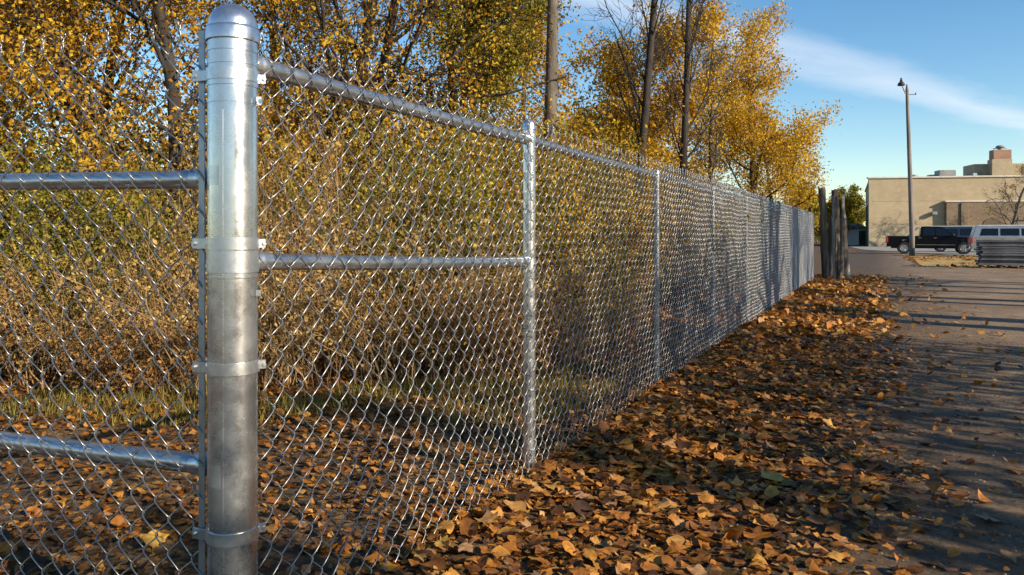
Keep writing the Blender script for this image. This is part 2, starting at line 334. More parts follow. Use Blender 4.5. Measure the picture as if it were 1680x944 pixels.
# ------------------------------------------------------------------ chain-link mesh
def wire_panel(n_dia, w, h, v0, v1, sides=6, pts=6, rad=.0024, d=.0085, seed=0, tipper=True):
    """n_dia diamonds wide; returns vertices (u along, n out, v up) and faces of woven zigzag wires with twisted, barbed tips"""
    half = h / 2; rows = int(round((v1 - v0) / half)); hw = w / 2; r = np.random.RandomState(seed)
    ts = np.linspace(0, 1, pts, endpoint=False)
    prof_n = np.sin(np.pi * ts) ** .45
    def path(k):
        P = []
        for q in range(rows):
            right = (q + k) % 2 == 0                       # this swing goes to the right
            bow = .0035 * np.sin(np.pi * ts)
            e = .0032
            a, b = (-e, hw + e) if right else (hw + e, -e)
            st = ts - .045 * np.sin(2 * np.pi * ts)        # tight turns at the knots
            u = a + (b - a) * st; n = (d if right else -d) * prof_n
            v = v0 + (q + ts) * half + (bow if right else -bow) * .6
            P.append(np.stack([u, n, v], 1))
        P = np.concatenate(P)
        endu = 0 if (rows + k) % 2 == 0 else hw
        base = np.array([endu, 0, v0 + rows * half]); sgn = 1 if endu else -1
        return P, base, sgn
    V = []; F = []; n0 = 0
    th = np.linspace(0, 2 * np.pi, sides, endpoint=False)
    def emit(P):
        nonlocal n0
        T = np.gradient(P, axis=0); T /= np.linalg.norm(T, axis=1)[:, None]
        A = np.cross(T, [0, 1, 0.]); A /= np.linalg.norm(A, axis=1)[:, None] + 1e-9; B = np.cross(T, A)
        X = P[:, None] + rad * (A[:, None] * np.cos(th)[None, :, None] + B[:, None] * np.sin(th)[None, :, None])
        nn = len(P); i = np.arange(nn - 1)[:, None] * sides; j = np.arange(sides)[None]; k_ = (j + 1) % sides
        V.append(X.reshape(-1, 3)); F.append(np.stack([i + j, i + sides + j, i + sides + k_, i + k_], -1).reshape(-1, 4) + n0); n0 += nn * sides
    for k in range(2 * n_dia):
        P, base, sgn = path(k)
        pair = (k + (1 if sgn > 0 else 0)) // 2            # both wires of a tip share this seed
        rr = np.random.RandomState(seed * 1000 + pair + 5); lean = rr.uniform(-.006, .006, 2); tl = rr.uniform(.020, .030)
        ph_ = 0 if sgn > 0 else np.pi
        s_ = np.linspace(0, 1, 6)
        tw = np.stack([base[0] + .0034 * np.cos(ph_ + s_ * 5) + lean[0] * s_, .0034 * np.sin(ph_ + s_ * 5) + lean[1] * s_, base[2] + .004 + tl * s_], 1)
        out_ = rr.uniform(.011, .019); q = s_[1:4, None]
        barb = tw[-1] + np.stack([-sgn * out_ * np.sin(s_[1:] * 1.9), (.006 * sgn) * s_[1:], .013 * np.sin(s_[1:] * 2.5)], 1)
        P = np.concatenate([P, tw, barb]) if tipper else np.concatenate([P, tw[:2]])
        P = P + np.array([k * hw, 0, 0]); emit(P)
    V = np.concatenate(V); F = np.concatenate(F)
    u, v = V[:, 0].copy(), V[:, 2].copy(); a = r.uniform(0, 6.28, 8)
    V[:, 0] += .0050 * np.sin(v * 7 + a[0] + u * 3) + .0032 * np.sin(v * 19 + u * 23 + a[1])
    V[:, 1] += .004 * np.sin(u * 5 + a[2]) * np.sin(v * 3 + a[3]) + .0012 * np.sin(u * 31 + v * 17 + a[4])
    V[:, 2] += .0050 * np.sin(u * 6 + a[5] + v * 2) + .0032 * np.sin(u * 27 + v * 13 + a[6])
    return V, F

def place_uv(V, origin, du, dn):
    """panel coordinates (u, n, v) to world"""
    o = np.asarray(origin, float); du = np.asarray(du); dn = np.asarray(dn)
    return np.stack([o[0] + V[:, 0] * du[0] + V[:, 1] * dn[0], o[1] + V[:, 0] * du[1] + V[:, 1] * dn[1], V[:, 2]], 1)

# post positions along the fence (depth y)
CP = np.array([fence_x(2.12), 2.12]); P2 = np.array([fence_x(3.92), 3.92]); P3 = np.array([fence_x(6.18), 6.18])
STEP = 2.1
post_y = [3.92, 6.18] + [6.18 + STEP * k for k in range(1, 8)]
CR = .0655                                            # corner post radius
fence = thing('chain_link_fence', 'long galvanised chain link fence with thick domed corner post running along the lane', 'fence', (CP[0], CP[1], 0))

def dome(r, h, z, n=7):
    a = np.linspace(0, np.pi / 2, n); return [(r * math.cos(t), z + h * math.sin(t)) for t in a]
# corner post: pipe, cap, bands
g0 = float(ground_h(*CP)) - .3
cpost = MB().lathe([(CR, g0), (CR, 1.80)], (*CP, 0), 64).build('corner_post', M['post'], fence, True)
def sub(mb, name, mat, par, smooth=True, ang=40):
    o = mb.build(name, mat, par, False, origin=tuple(fence.location)); return smooth_by_angle(o, ang) if smooth else o
cap = [(CR + .002, 1.776), (CR + .0055, 1.778), (CR + .0055, 1.808), (CR + .004, 1.813), (CR + .0005, 1.817)] + dome(CR + .0005, .064, 1.818, 10)
sub(MB().lathe(cap, (*CP, 0), 64), 'post_cap', M['post'], cpost)
def ring(z, hgt, thick, r=CR, c=CP, a0=0, a1=2 * math.pi, sides=56):
    p = [(r + .0003, z - hgt / 2), (r + thick, z - hgt / 2), (r + thick, z + hgt / 2), (r + .0003, z + hgt / 2)]
    return MB().lathe(p, (*c, 0), sides, a0=a0, a1=a1)
LU = np.array([-.937, .35]); LN = np.array([-.35, -.937])     # return panel: along, towards the camera
for z in (1.752, 1.716, 1.612):                                 # seams of the nested sleeve bands
    sub(ring(z, .010, .0016), 'sleeve_band', M['post'], cpost)
sub(ring(1.663, .020, .0022), 'sleeve_band', M['post'], cpost)
sm_a = -1.62; sub(MB().box((CP[0] + math.cos(sm_a) * (CR + .0002), CP[1] + math.sin(sm_a) * (CR + .0002), .66), (.0022, .0014, 1.85), sm_a + math.pi / 2, .0003), 'weld_seam', M['post'], cpost, False)
def tension_band(z, right_z=0, only_left=False):
    mb = ring(z, .032, .0042)
    tl = LU * .109 + LN * .040; ang = math.atan2(LU[1], LU[0])
    for off in (.006, ):
        c = CP + LU * .073 + LN * .044
        mb.box((c[0], c[1], z), (.050, .004, .030), ang, .0012)
        c = CP + LU * .076 + LN * .014
        mb.box((c[0], c[1], z), (.046, .004, .028), ang, .0012)
    # carriage bolt through the ear
    b0 = CP + LU * .091
    mb.tube([(*(b0 + LN * .052), z), (*(b0 + LN * .006), z)], .0045, 8)
    mb.tube([(*(b0 + LN * .0455), z), (*(b0 + LN * .050), z)], .0065, 8)
    if not only_left:
        ru = FU * .6 + np.array([.8, -.1]); ru /= np.linalg.norm(ru); c = CP + ru * (CR + .011)
        mb.box((c[0], c[1], z), (.020, .004, .026), math.atan2(ru[1], ru[0]), .0012)
        e = CP + ru * (CR + .017); pn = np.array([ru[1], -ru[0]])
        mb.tube([(*(e + pn * .007), z), (*(e - pn * .007), z)], .005, 6)
    return sub(mb, 'tension_band', M['fitting'], cpost)
for z in (1.683, 1.227, .891, .437): tension_band(z)
# brace bands that hold the rails
sub(ring(1.178, .058, .003), 'brace_band', M['fitting'], cpost)
sub(ring(1.137, .005, .004), 'brace_band', M['post'], cpost)
sub(ring(1.41, .052, .0006, a0=math.pi * .80, a1=math.pi * 1.42, sides=24), 'brace_band', M['fitting'], cpost)
sub(ring(.605, .060, .0006, a0=math.pi * .80, a1=math.pi * 1.46, sides=24), 'brace_band', M['fitting'], cpost)
tab = CP + np.array([CR + .011, -.012]); sub(MB().box((tab[0], tab[1], 1.615), (.020, .004, .026), -.5, .0012).tube([(tab[0] + .004, tab[1] - .006, 1.615), (tab[0] + .004, tab[1] + .006, 1.615)], .006, 8), 'band_ear', M['fitting'], cpost)
tab = CP + np.array([CR + .009, -.014]); sub(MB().box((tab[0], tab[1], 1.092), (.018, .004, .018), -.5, .0012), 'band_ear', M['fitting'], cpost)

def rail(name, a, b, r, parent, end_a=True, end_b=False, mat=None):
    a = np.asarray(a, float); b = np.asarray(b, float); L = np.linalg.norm(b - a); s = np.linspace(0, 1, 9)[:, None]
    P = a + (b - a) * s; P[:, 2] -= .006 * np.sin(np.pi * s[:, 0])
    o = MB().tube(P, r, 28, cap=True).build(name, mat or M['rail'], parent, True); smooth_by_angle(o)
    org = tuple(o.parent.location)
    for flag, p, q in ((end_a, a, b), (end_b, b, a)):
        if not flag: continue
        t = (q - p) / L
        prof = [(-.012, r * .62), (0, r * .66), (.004, r * 1.06), (.012, r * 1.13), (.020, r * 1.10), (.026, r * 1.20), (.034, r * 1.20), (.040, r * 1.12), (.066, r * 1.11), (.0665, r * 1.0)]
        e = MB().tube([p + t * x for x, _ in prof], [y for _, y in prof], 28, cap=True).build('rail_end', M['fitting'], o, False, origin=org); smooth_by_angle(e, 45)
    return o
def on_fence(y, n, z): c = np.array([fence_x(y), y]) + FN * n; return (c[0], c[1], z)
c1 = CP + FU * (CR + .001)
rail('top_rail', (c1[0], c1[1], 1.732), on_fence(3.92, -.002, 1.731), .0262, fence)
rail('mid_rail', (c1[0], c1[1], 1.176), on_fence(3.905, -.002, 1.117), .0245, fence, True, True)
yy = [3.92] + post_y[1:]
for a, b in zip(yy[:-1], yy[1:]):
    o = MB().tube([on_fence(a + .012, -.004, 1.731), on_fence((a + b) / 2, -.004, 1.727), on_fence(b + .004, -.004, 1.731)], .021, 18).build('top_rail', M['rail'], fence, True); smooth_by_angle(o)
# line posts
for n_, y in enumerate(post_y):
    c = np.array([fence_x(y), y]); r = .0325 if n_ == 0 else .025
    top = 1.80 if n_ == 0 else 1.752
    pm_ = M['post'] if n_ == 0 else M['line']
    p = MB().lathe([(r, -.3), (r, top)], (*c, 0), 28).build('line_post', pm_, fence, True)
    capp = [(r + .0005, top - .018), (r + .004, top - .016), (r + .004, top), (r + .002, top + .004)] + dome(r + .002, .034 if n_ == 0 else .02, top + .005)
    sub(MB().lathe(capp, (*c, 0), 28), 'post_cap', pm_, p)
    if n_ == 0:
        for z in (1.742, 1.117):
            sub(ring(z, .030, .003, r, c, sides=28), 'brace_band', M['fitting'], p)
    for z in np.arange(.2, 1.7, .3) + rs.uniform(-.03, .03):                      # wire ties that hold the mesh
        if n_ > 3: break
        sub(MB().tube([(c[0] + math.cos(t) * (r + .009), c[1] + math.sin(t) * (r + .009), z + .008 * math.sin(t * 2)) for t in np.linspace(0, 2 * math.pi, 20)], .0022, 5, cap=False), 'wire_tie', M['wire'], p)
# woven mesh, one part for each bay
NOFF = .0345
H_D = .0985; V0 = .02; V1 = V0 + 18 * H_D
def bay(ya, yb, n, u_gap, sides, pts, seed, rad=.0021):
    L = (yb - ya) * FL - u_gap; V, F = wire_panel(n, L / n, H_D, V0, V1, sides, pts, rad=rad, seed=seed)
    o = np.array([fence_x(ya), ya]) + FU * u_gap + FN * NOFF
    return MB().add(place_uv(V, o, FU, FN), F)
tag(bay(2.12, 3.92, 22, CR + .002, 6, 7, 1).build('chain_link_mesh', M['wire'], fence, True))
bay(3.92, 6.18, 29, 0, 5, 6, 2).build('chain_link_mesh', M['wire'], fence, True)
me_far = None
for a, b in zip(post_y[1:-1], post_y[2:]):
    if me_far is None:
        mb = bay(a, b, 27, 0, 4, 4, 3, .0032); o = mb.build('chain_link_mesh', M['wire'], fence, True); me_far = o.data
    else:
        o = obj('chain_link_mesh', me_far, fence, ((b - a) * 0 + fence_x(a) - fence_x(post_y[1]), a - post_y[1], 0))
# wire ties along the top rail
for y in np.arange(2.45, 6.1, .52):
    c = on_fence(y, 0, 1.731); t3 = np.array([*FU, 0])
    ring_ = [np.array(c) + np.array([*FN, 0]) * .032 * math.cos(t) + np.array([0, 0, 1]) * .030 * math.sin(t) + t3 * .004 * t for t in np.linspace(0, 2 * math.pi, 16)]
    MB().tube(ring_, .0022, 5, cap=False).build('wire_tie', M['wire'], fence, True)

# return panel on the left of the corner post
ret = thing('chain_link_fence', 'chain link panel with two horizontal rails and flat tension bar left of the corner post', 'fence', (CP[0], CP[1], 0))
def on_ret(u, n, z): c = CP + LU * u + LN * n; return (c[0], c[1], z)
rail('upper_rail', on_ret(CR, 0, 1.405), on_ret(2.2, 0, 1.452), .0262, ret)
rail('lower_rail', on_ret(CR, 0, .612), on_ret(2.2, 0, .606), .0275, ret)
W_L = .088; n_l = 24
V, F = wire_panel(n_l, W_L, H_D, V0, V0 + 18 * H_D, 6, 7, rad=.0021, seed=11)
V[:, 2] += np.clip(V[:, 0], 0, 3) * .028
o_l = CP + LU * .069 + LN * .029
MB().add(place_uv(V, o_l, LU, LN), F[:, ::-1]).build('chain_link_mesh', M['wire'], ret, True)
zb = np.linspace(-.1, 1.81, 60); cb = CP + LU * .0775 + LN * .0315
mb = MB(); mb.box((cb[0], cb[1], .855), (.021, .0055, 1.91), math.atan2(LU[1], LU[0]), .0012)
mb.build('tension_bar', M['bar'], ret)
ec = CP + LU * 2.2
p = MB().lathe([(.045, -.3), (.045, 1.84)] + dome(.045, .04, 1.84), (*ec, 0), 24).build('end_post', M['post'], ret, True); smooth_by_angle(p)

# ------------------------------------------------------------------ fallen leaves
def maple(n_lobe=5, seed=0):
    """outline of a lobed leaf, stem end at -y"""
    r = np.random.RandomState(seed); P = []
    tips = [(-152, .62), (-100, .0), (-72, .86), (-38, .0), (0, 1.0), (38, .0), (72, .86), (100, .0), (152, .62), (180, .0)]
    for a, t in tips:
        an = 90 - a + r.uniform(-6, 6)
        for da, k in (((-11, .80), (0, 1.0), (11, .80)) if t else ((0, 1.0),)):
            rad = (t * .92 if t else .55) * k * r.uniform(.88, 1.12); q = R(an - da)
            P.append((rad * math.cos(q), rad * math.sin(q)))
    return np.array(P)
def leaf_templates(n, seed0=0, full=True, only_maple=False):
    out_ = []
    for k in range(n):
        r = np.random.RandomState(seed0 + k)
        if only_maple or k % 5 in (0, 2, 3): O = maple(seed=seed0 + k)
        elif k % 5 == 4:                                  # torn scrap
            O = np.stack([np.cos(np.arange(9) * .698), np.sin(np.arange(9) * .698)], 1) * r.uniform(.35, .95, (9, 1))
        else:                                             # oval and heart-shaped leaves with a wavy rim
            tt = np.arange(14) * 2 * np.pi / 14; O = np.stack([np.sin(tt) * r.uniform(.5, .72) * (1 - .18 * np.cos(tt)), -np.cos(tt) * .95], 1) * r.uniform(.92, 1.08, (14, 1))
        m = len(O); nr = 2 if full else 1
        P = np.concatenate([[(0, 0)]] + ([O * .5] if full else []) + [O]); rad = np.hypot(P[:, 0], P[:, 1])
        c = r.uniform(.10, .60) * (1.6 if k % 5 in (1, 4) and not only_maple else 1); a = r.uniform(0, np.pi); q = P[:, 0] * math.cos(a) + P[:, 1] * math.sin(a)
        z = c * q ** 2 * r.choice([1, 1, -1]) + .22 * r.uniform(.2, 1) * np.sin(P[:, 0] * 3 + r.uniform(0, 6)) * rad + r.uniform(-.10, .10, len(P)) * rad
        V = np.column_stack([P, z])
        F3 = [[0, 1 + i, 1 + (i + 1) % m] for i in range(m)]
        if full:
            for i in range(m):
                j = (i + 1) % m; F3 += [[1 + i, 1 + m + i, 1 + m + j], [1 + i, 1 + m + j, 1 + j]]
        out_.append((V, np.array(F3)))
    return out_
TEMPL = leaf_templates(20, 40, False)
CRUMB = [(V_, F_) for V_, F_ in (lambda r_: [(np.column_stack([O_, r_.uniform(-.2, .2, 5)]), np.array([[0, 1, 2], [0, 2, 3], [0, 3, 4]])) for O_ in [np.stack([np.cos(np.arange(5) * 1.257), np.sin(np.arange(5) * 1.257)], 1) * r_.uniform(.5, 1.2, (5, 1)) for _ in range(6)]])(np.random.RandomState(3))]
def scatter(mb, X, Y, Z, size, tilt, tmpl=TEMPL, rr=None, bias=0.0):
    rr = rr or rs; n = len(X); k = rr.randint(0, len(tmpl), n)
    for q in range(len(tmpl)):
        s_ = np.where(k == q)[0]
        if not len(s_): continue
        V, F = tmpl[q]; m = len(s_); yaw = rr.uniform(0, 2 * np.pi, m); ax = rr.uniform(0, 2 * np.pi, m); ti = np.abs(rr.normal(0, tilt, m))
        P = V[None] * size[s_][:, None, None]; P = np.repeat(P, 1, 0) * np.array([1, 1, 1.0])
        c, s2 = np.cos(yaw)[:, None], np.sin(yaw)[:, None]
        x = P[..., 0] * c - P[..., 1] * s2; y = P[..., 0] * s2 + P[..., 1] * c; z = P[..., 2]
        # tilt about a horizontal axis
        ca, sa = np.cos(ax)[:, None], np.sin(ax)[:, None]; ct, st = np.cos(ti)[:, None], np.sin(ti)[:, None]
        a = x * ca + y * sa; b = -x * sa + y * ca; b2 = b * ct - z * st; z2 = b * st + z * ct
        x = a * ca - b2 * sa; y = a * sa + b2 * ca
        zmin = z2.min(1, keepdims=True)
        W = np.stack([x + X[s_][:, None], y + Y[s_][:, None], z2 - zmin * .6 + Z[s_][:, None]], -1).reshape(-1, 3)
        Fq = (F[None] + (np.arange(m) * len(V))[:, None, None]).reshape(-1, 3)
        col = np.clip(rr.beta(1.6, 1.7, m) + bias, 0, 1)
        mb.add(W, Fq, np.repeat(col, len(F)))
def sample_leaves(n, y0, y1, d0, d1, dens, rr):
    y = rr.uniform(y0, y1, n); d = rr.uniform(d0, d1, n); keep = rr.uniform(0, 1, n) < dens(d, y); y = y[keep]; d = d[keep]
    c = np.stack([fence_x(y), y], 1) + 0; x = fence_x(y) + d * FL
    return x, y
rl = np.random.RandomState(21)
def lane_side(d, y):
    patch = .4 + .6 * np.clip(vnoise(d * 3, y, 2.2, 31), -1, 1)
    core = np.clip((1.85 + .35 * vnoise(y, y * 0, 1.5, 33) - d) / .9, 0, 1)
    return np.clip(core * (.55 + .45 * patch) + .07 * np.exp(-np.maximum(d - 1.4, 0) * 1.1), 0, 1)
mb = MB()
x, y = sample_leaves(25000, 2.2, 9.0, -.1, 3.0, lane_side, rl); scatter(mb, x, y, ground_h(x, y) + rl.uniform(0, .03, len(x)), rl.triangular(.014, .030, .062, len(x)), .34, rr=rl, bias=-.06)
x, y = sample_leaves(13000, 9.0, 23.5, -.1, 3.0, lane_side, rl); scatter(mb, x, y, ground_h(x, y) + rl.uniform(0, .03, len(x)), rl.uniform(.045, .080, len(x)), .5, rr=rl, bias=.05)
# crumbs of broken leaf
x, y = sample_leaves(9000, 2.2, 8.0, -.1, 2.6, lane_side, rl); scatter(mb, x, y, ground_h(x, y) + .004, rl.uniform(.010, .026, len(x)), .5, CRUMB, rr=rl, bias=-.08)
x = rl.uniform(-.5, 9, 9000); y = rl.uniform(2.3, 16, 9000); dp = perp(x, y); k = (dp > 1.2) & (rl.uniform(0, 1, 9000) < np.exp(-(dp - 1.2) * 1.1) * .9 + .03); x, y = x[k], y[k]
scatter(mb, x, y, np.full(len(x), .02), rl.uniform(.008, .026, len(x)), .3, CRUMB, rr=rl, bias=-.2)
x = rl.uniform(14, 30, 1500); y = rl.uniform(23, 31, 1500); k = (vnoise(x, y, .8, 3) > .15) & (y > 24.5 + .25 * (30 - x)); x, y = x[k], y[k]
scatter(mb, x, y, np.full(len(x), .02), rl.uniform(.05, .09, len(x)), .4, rr=rl)
x = rl.uniform(16, 34, 5000); y = rl.uniform(28.6, 46, 5000); k = (x > fence_x(y) + 3.2) & (vnoise(x, y, .7, 61) > -.15); x, y = x[k], y[k]
scatter(mb, x, y, np.full(len(x), .02), rl.uniform(.05, .10, len(x)), .35, CRUMB, rr=rl, bias=.05)
tag(mb.build('leaf_litter', M['litter'], smooth=True), 'drift of brown and orange fallen leaves between fence and lane', 'leaves', kind='stuff')
mb = MB()
x, y = sample_leaves(24000, 2.3, 9.0, -5.5, -.02, lambda d, y: np.where(d > -4.8, .85, .5) * (.6 + .4 * vnoise(d * 2, y, 1.7, 35)), rl)
scatter(mb, x, y, ground_h(x, y) + rl.uniform(0, .025, len(x)), rl.triangular(.012, .026, .050, len(x)), .3, rr=rl, bias=-.12)
x, y = sample_leaves(9000, 2.3, 8.0, -5.0, -.02, lambda d, y: .9 + 0 * d, rl); scatter(mb, x, y, ground_h(x, y) + .004, rl.uniform(.010, .026, len(x)), .5, CRUMB, rr=rl, bias=-.08)
x, y = sample_leaves(3500, 9, 22, -3, -.02, lambda d, y: .8 + 0 * d, rl); scatter(mb, x, y, ground_h(x, y) + .01, rl.uniform(.05, .08, len(x)), .4, rr=rl)
tag(mb.build('leaf_litter', M['litter'], smooth=True), 'carpet of dull brown fallen leaves on the ground behind the fence', 'leaves', kind='stuff')
# loose grit on the lane
n = 5200; y = 2.2 + 7.5 * rl.uniform(0, 1, n) ** 1.4; d_ = 1.0 + 3.6 * rl.uniform(0, 1, n); x = fence_x(y) + d_ * FL
O6 = np.array([(1, 0, 0), (0, 1, 0), (-1, 0, 0), (0, -1, 0), (0, 0, .7), (0, 0, -.5)]); F8 = np.array([[0, 1, 4], [1, 2, 4], [2, 3, 4], [3, 0, 4], [1, 0, 5], [2, 1, 5], [3, 2, 5], [0, 3, 5]])
sz = rl.triangular(.002, .0035, .010, n); V = O6[None] * sz[:, None, None] * rl.uniform(.6, 1.3, (n, 6, 1)); V += np.stack([x, y, np.maximum(ground_h(x, y), 0) + .010 + sz * .3], 1)[:, None]
M['grit'] = leaf_mat('grit', [(0, (.05, .04, .03)), (.5, (.22, .17, .12)), (1, (.45, .38, .30))], 0)
tag(MB().add(V.reshape(-1, 3), (F8[None] + (np.arange(n) * 6)[:, None, None]).reshape(-1, 3), np.repeat(rl.uniform(0, 1, n), 8)).build('gravel', M['grit']), 'loose grit and small stones on the lane', 'gravel', kind='stuff')
# the largest leaves, one by one
tm = []
for q, (V, F) in enumerate(leaf_templates(10, 90, True, True)):
    V = V.copy(); V[:, 2] -= V[:, 2].min()
    m_ = MB().add(V, F)
    m_.tube([(0, -.25, V[:, 2].max() * .1), (.02, -.7, .05), (.06, -1.15, .08)], .022, 4)
    tm.append(m_.mesh('fallen_leaf', M['litter_one'], True))
cnt = 0
while cnt < 260:
    y = rl.uniform(2.5, 6.0); d = rl.uniform(0, 2.0)
    if rl.uniform() > lane_side(np.array([d]), np.array([y]))[0]: continue
    x = fence_x(y) + d * FL; s_ = rl.uniform(.042, .070)
    o = obj('fallen_leaf', tm[rl.randint(10)], None, (x, y, float(ground_h(x, y)) + rl.uniform(.02, .045)))
    o.rotation_euler = (rl.normal(0, .17), rl.normal(0, .17), rl.uniform(0, 6.28)); o.scale = (s_, s_, s_ * rl.uniform(.7, 1.2))
    tag(o, 'loose maple leaf lying on top of the leaf drift beside the fence', 'leaf', 'maple leaves on top of the drift'); cnt += 1
def special(x, y, s_, mat, label, rot, tilt=(0.1, .1), z=.012, t=0):
    me = tm[t].copy(); me.materials.clear(); me.materials.append(mat)
    o = obj('fallen_leaf', me, None, (x, y, float(ground_h(x, y)) + z)); o.scale = (s_, s_, s_ * .8); o.rotation_euler = (*tilt, rot)
    return tag(o, label, 'leaf')
special(2.08, 3.36, .085, M['leaf_brown_one'], 'single curled brown leaf lying alone on the dark lane', 1.2, (.12, .2), .012, 1)
special(-1.41, 3.04, .075, M['leaf_yellow_one'], 'big yellow leaf on shaded ground behind the left panel', .4, (.35, .1), .03, 0)
special(1.30, 3.86, .10, M['leaf_yellow_one'], 'large golden leaf lying at the lane edge of the drift', 2.2, (.08, .05), .03, 2)
special(-.36, 3.05, .085, M['leaf_yellow_one'], 'bright yellow leaf caught against the foot of the fence', 2.9, (.5, .2), .03, 4)

# ------------------------------------------------------------------ trees and shrubs
def tubes(segs, sides=4):
    """many straight tapered pieces at once: (p0, p1, r0, r1)"""
    S = np.array(segs, float); p0, p1, r0, r1 = S[:, :3], S[:, 3:6], S[:, 6], S[:, 7]
    T = p1 - p0; T /= np.linalg.norm(T, axis=1)[:, None] + 1e-9
    ref = np.where(abs(T[:, 2:3]) < .9, np.array([[0, 0, 1.]]), np.array([[1., 0, 0]]))
    A = np.cross(T, ref); A /= np.linalg.norm(A, axis=1)[:, None] + 1e-9; B = np.cross(T, A)
    th = np.linspace(0, 2 * np.pi, sides, endpoint=False)
    D = A[:, None] * np.cos(th)[None, :, None] + B[:, None] * np.sin(th)[None, :, None]
    V = np.concatenate([p0[:, None] + D * r0[:, None, None], p1[:, None] + D * r1[:, None, None]], 1)
    n = len(S); b = (np.arange(n) * 2 * sides)[:, None]; j = np.arange(sides)[None]; k = (j + 1) % sides
    return V.reshape(-1, 3), np.stack([b + j, b + sides + j, b + sides + k, b + k], -1).reshape(-1, 4)
def leaf_cards(P, size, rr, droop=.3, asp=.62, col=None):
    """small folded leaves (four triangles' worth of outline) with random attitude"""
    n = len(P); d = rr.normal(0, 1, (n, 3)); d[:, 2] -= droop; d /= np.linalg.norm(d, axis=1)[:, None]
    u = rr.normal(0, 1, (n, 3)); s = np.cross(d, u); s /= np.linalg.norm(s, axis=1)[:, None] + 1e-9; nn = np.cross(d, s)
    L = size[:, None]; W = L * asp * .5
    m = P + d * L * .45; b = m + s * W + nn * W * .35; c = m - s * W + nn * W * .35; t = P + d * L
    V = np.stack([P, b, t, c], 1).reshape(-1, 3); o = (np.arange(n) * 4)[:, None]
    F = np.concatenate([o + np.array([[0, 1, 2]]), o + np.array([[0, 2, 3]])], 0)
    col = rr.uniform(0, 1, n) if col is None else col
    return V, F, np.tile(col, 2)
def grow(rr, p, d, L, r, lv, spec, segs, tips):
    n = spec['seg'][lv]; step = L / n; kids = spec['kids'][lv] if lv < len(spec['kids']) else 0
    start = spec.get('start', [.35, .2, .15, .1])[lv]; p = np.array(p, float); d = np.array(d, float)
    rr0 = r; taper = spec.get('taper', .35)
    for i in range(n):
        d = d + rr.normal(0, spec['wob'][lv], 3); d[2] += spec['up'][lv]; d /= np.linalg.norm(d)
        q = p + d * step; r1 = rr0 * (1 - (1 - taper) * (i + 1) / n)
        segs.append((*p, *q, r, r1, lv)); f = (i + 1) / n
        if lv == len(spec['seg']) - 1 or (lv == len(spec['seg']) - 2 and i >= n - 2): tips.append((*q, lv))
        if kids and f >= start:
            m = kids / n / (1 - start) ; m = int(m) + (rr.uniform() < m % 1)
            for _ in range(m):
                ax = rr.normal(0, 1, 3); ax -= d * ax.dot(d); ax /= np.linalg.norm(ax); an = R(rr.uniform(*spec['ang'][lv]))
                nd = d * math.cos(an) + ax * math.sin(an)
                grow(rr, p + (q - p) * rr.uniform(), nd, L * rr.uniform(*spec['len'][lv]) * (1.15 - .55 * f), max(r1 * spec['rat'][lv], spec.get('rmin', .004)), lv + 1, spec, segs, tips)
        p = q; r = r1
def tree(name, label, loc, H, r, spec, leaf, n_leaf, lsize, seed, bark='bark', lean=(0, 0), group=None, spread=.22, cat='tree', zmin=0):
    rr = np.random.RandomState(seed); segs = []; tips = []
    t = thing(name, label, cat, loc, group)
    grow(rr, (0, 0, -.1), (lean[0], lean[1], 1), H, r, 0, spec, segs, tips)
    S = np.array(segs); mt = MB()
    k = S[:, 8] == 0; v, f = tubes(S[k][:, :8], 10); mt.add(v, f)
    o = obj('trunk', mt.mesh('trunk', M[bark], True), t)
    mb_ = MB()
    k = S[:, 8] == 1
    if k.any(): mb_.add(*tubes(S[k][:, :8], 6))
    k = S[:, 8] > 1
    if k.any(): mb_.add(*tubes(S[k][:, :8], 3))
    obj('branches', mb_.mesh('branches', M[bark], True), t)
    if n_leaf:
        n_leaf = int(n_leaf * 2.0)
        T = np.array(tips)[:, :3]; T = T[T[:, 2] > zmin]; P = T[rr.randint(0, len(T), n_leaf)] + rr.normal(0, spread * .5, (n_leaf, 3)) * np.array([1, 1, .8])
        clump = vnoise(P[:, 0] * 1.5 + P[:, 2], P[:, 1] * 1.5, 2.5, seed); col = np.clip(rr.uniform(0, 1, n_leaf) * .85 + .05 + clump * .35, 0, 1)
        v, f, a = leaf_cards(P, rr.uniform(*lsize, n_leaf) * rr.uniform(.55, .95, n_leaf), rr, col=col)
        obj('crown', MB().add(v, f, a).mesh('crown', M[leaf]), t)
    return t
def copy_tree(t, loc, rz, s, label=None, group=None):
    c = t.copy(); C.objects.link(c); c.location = loc; c.rotation_euler = (0, 0, rz); c.scale = (s, s, s)
    if label: c['label'] = label
    if group: c['group'] = group
    for ch in t.children:
        k = ch.copy(); C.objects.link(k); k.parent = c
    return c
OPEN = dict(seg=[12, 7, 5, 4], kids=[17, 8, 5], wob=[.05, .13, .2, .25], up=[.02, .06, .05, .03], ang=[(35, 70), (30, 65), (25, 65)], len=[(.32, .5), (.35, .6), (.4, .7)], rat=[.42, .5, .5], start=[.22, .15, .1, .1], rmin=.0045)
BARE = dict(seg=[14, 8, 6, 4], kids=[26, 9, 5], wob=[.012, .10, .16, .22], up=[.0, .12, .08, .05], ang=[(25, 48), (25, 50), (25, 55)], len=[(.15, .27), (.32, .55), (.4, .7)], rat=[.30, .5, .55], start=[.30, .15, .1, .1], rmin=.005)
POLE = dict(seg=[14, 7, 5, 4], kids=[12, 7, 4], wob=[.010, .10, .16, .22], up=[.0, .08, .06, .05], ang=[(30, 60), (25, 55), (25, 60)], len=[(.2, .34), (.32, .55), (.4, .7)], rat=[.35, .5, .5], start=[.55, .15, .1, .1], rmin=.004)
TG = 'trees behind the fence'
def at(pxl, y): return ((pxl - 840) / 1269 * y, y, 0)
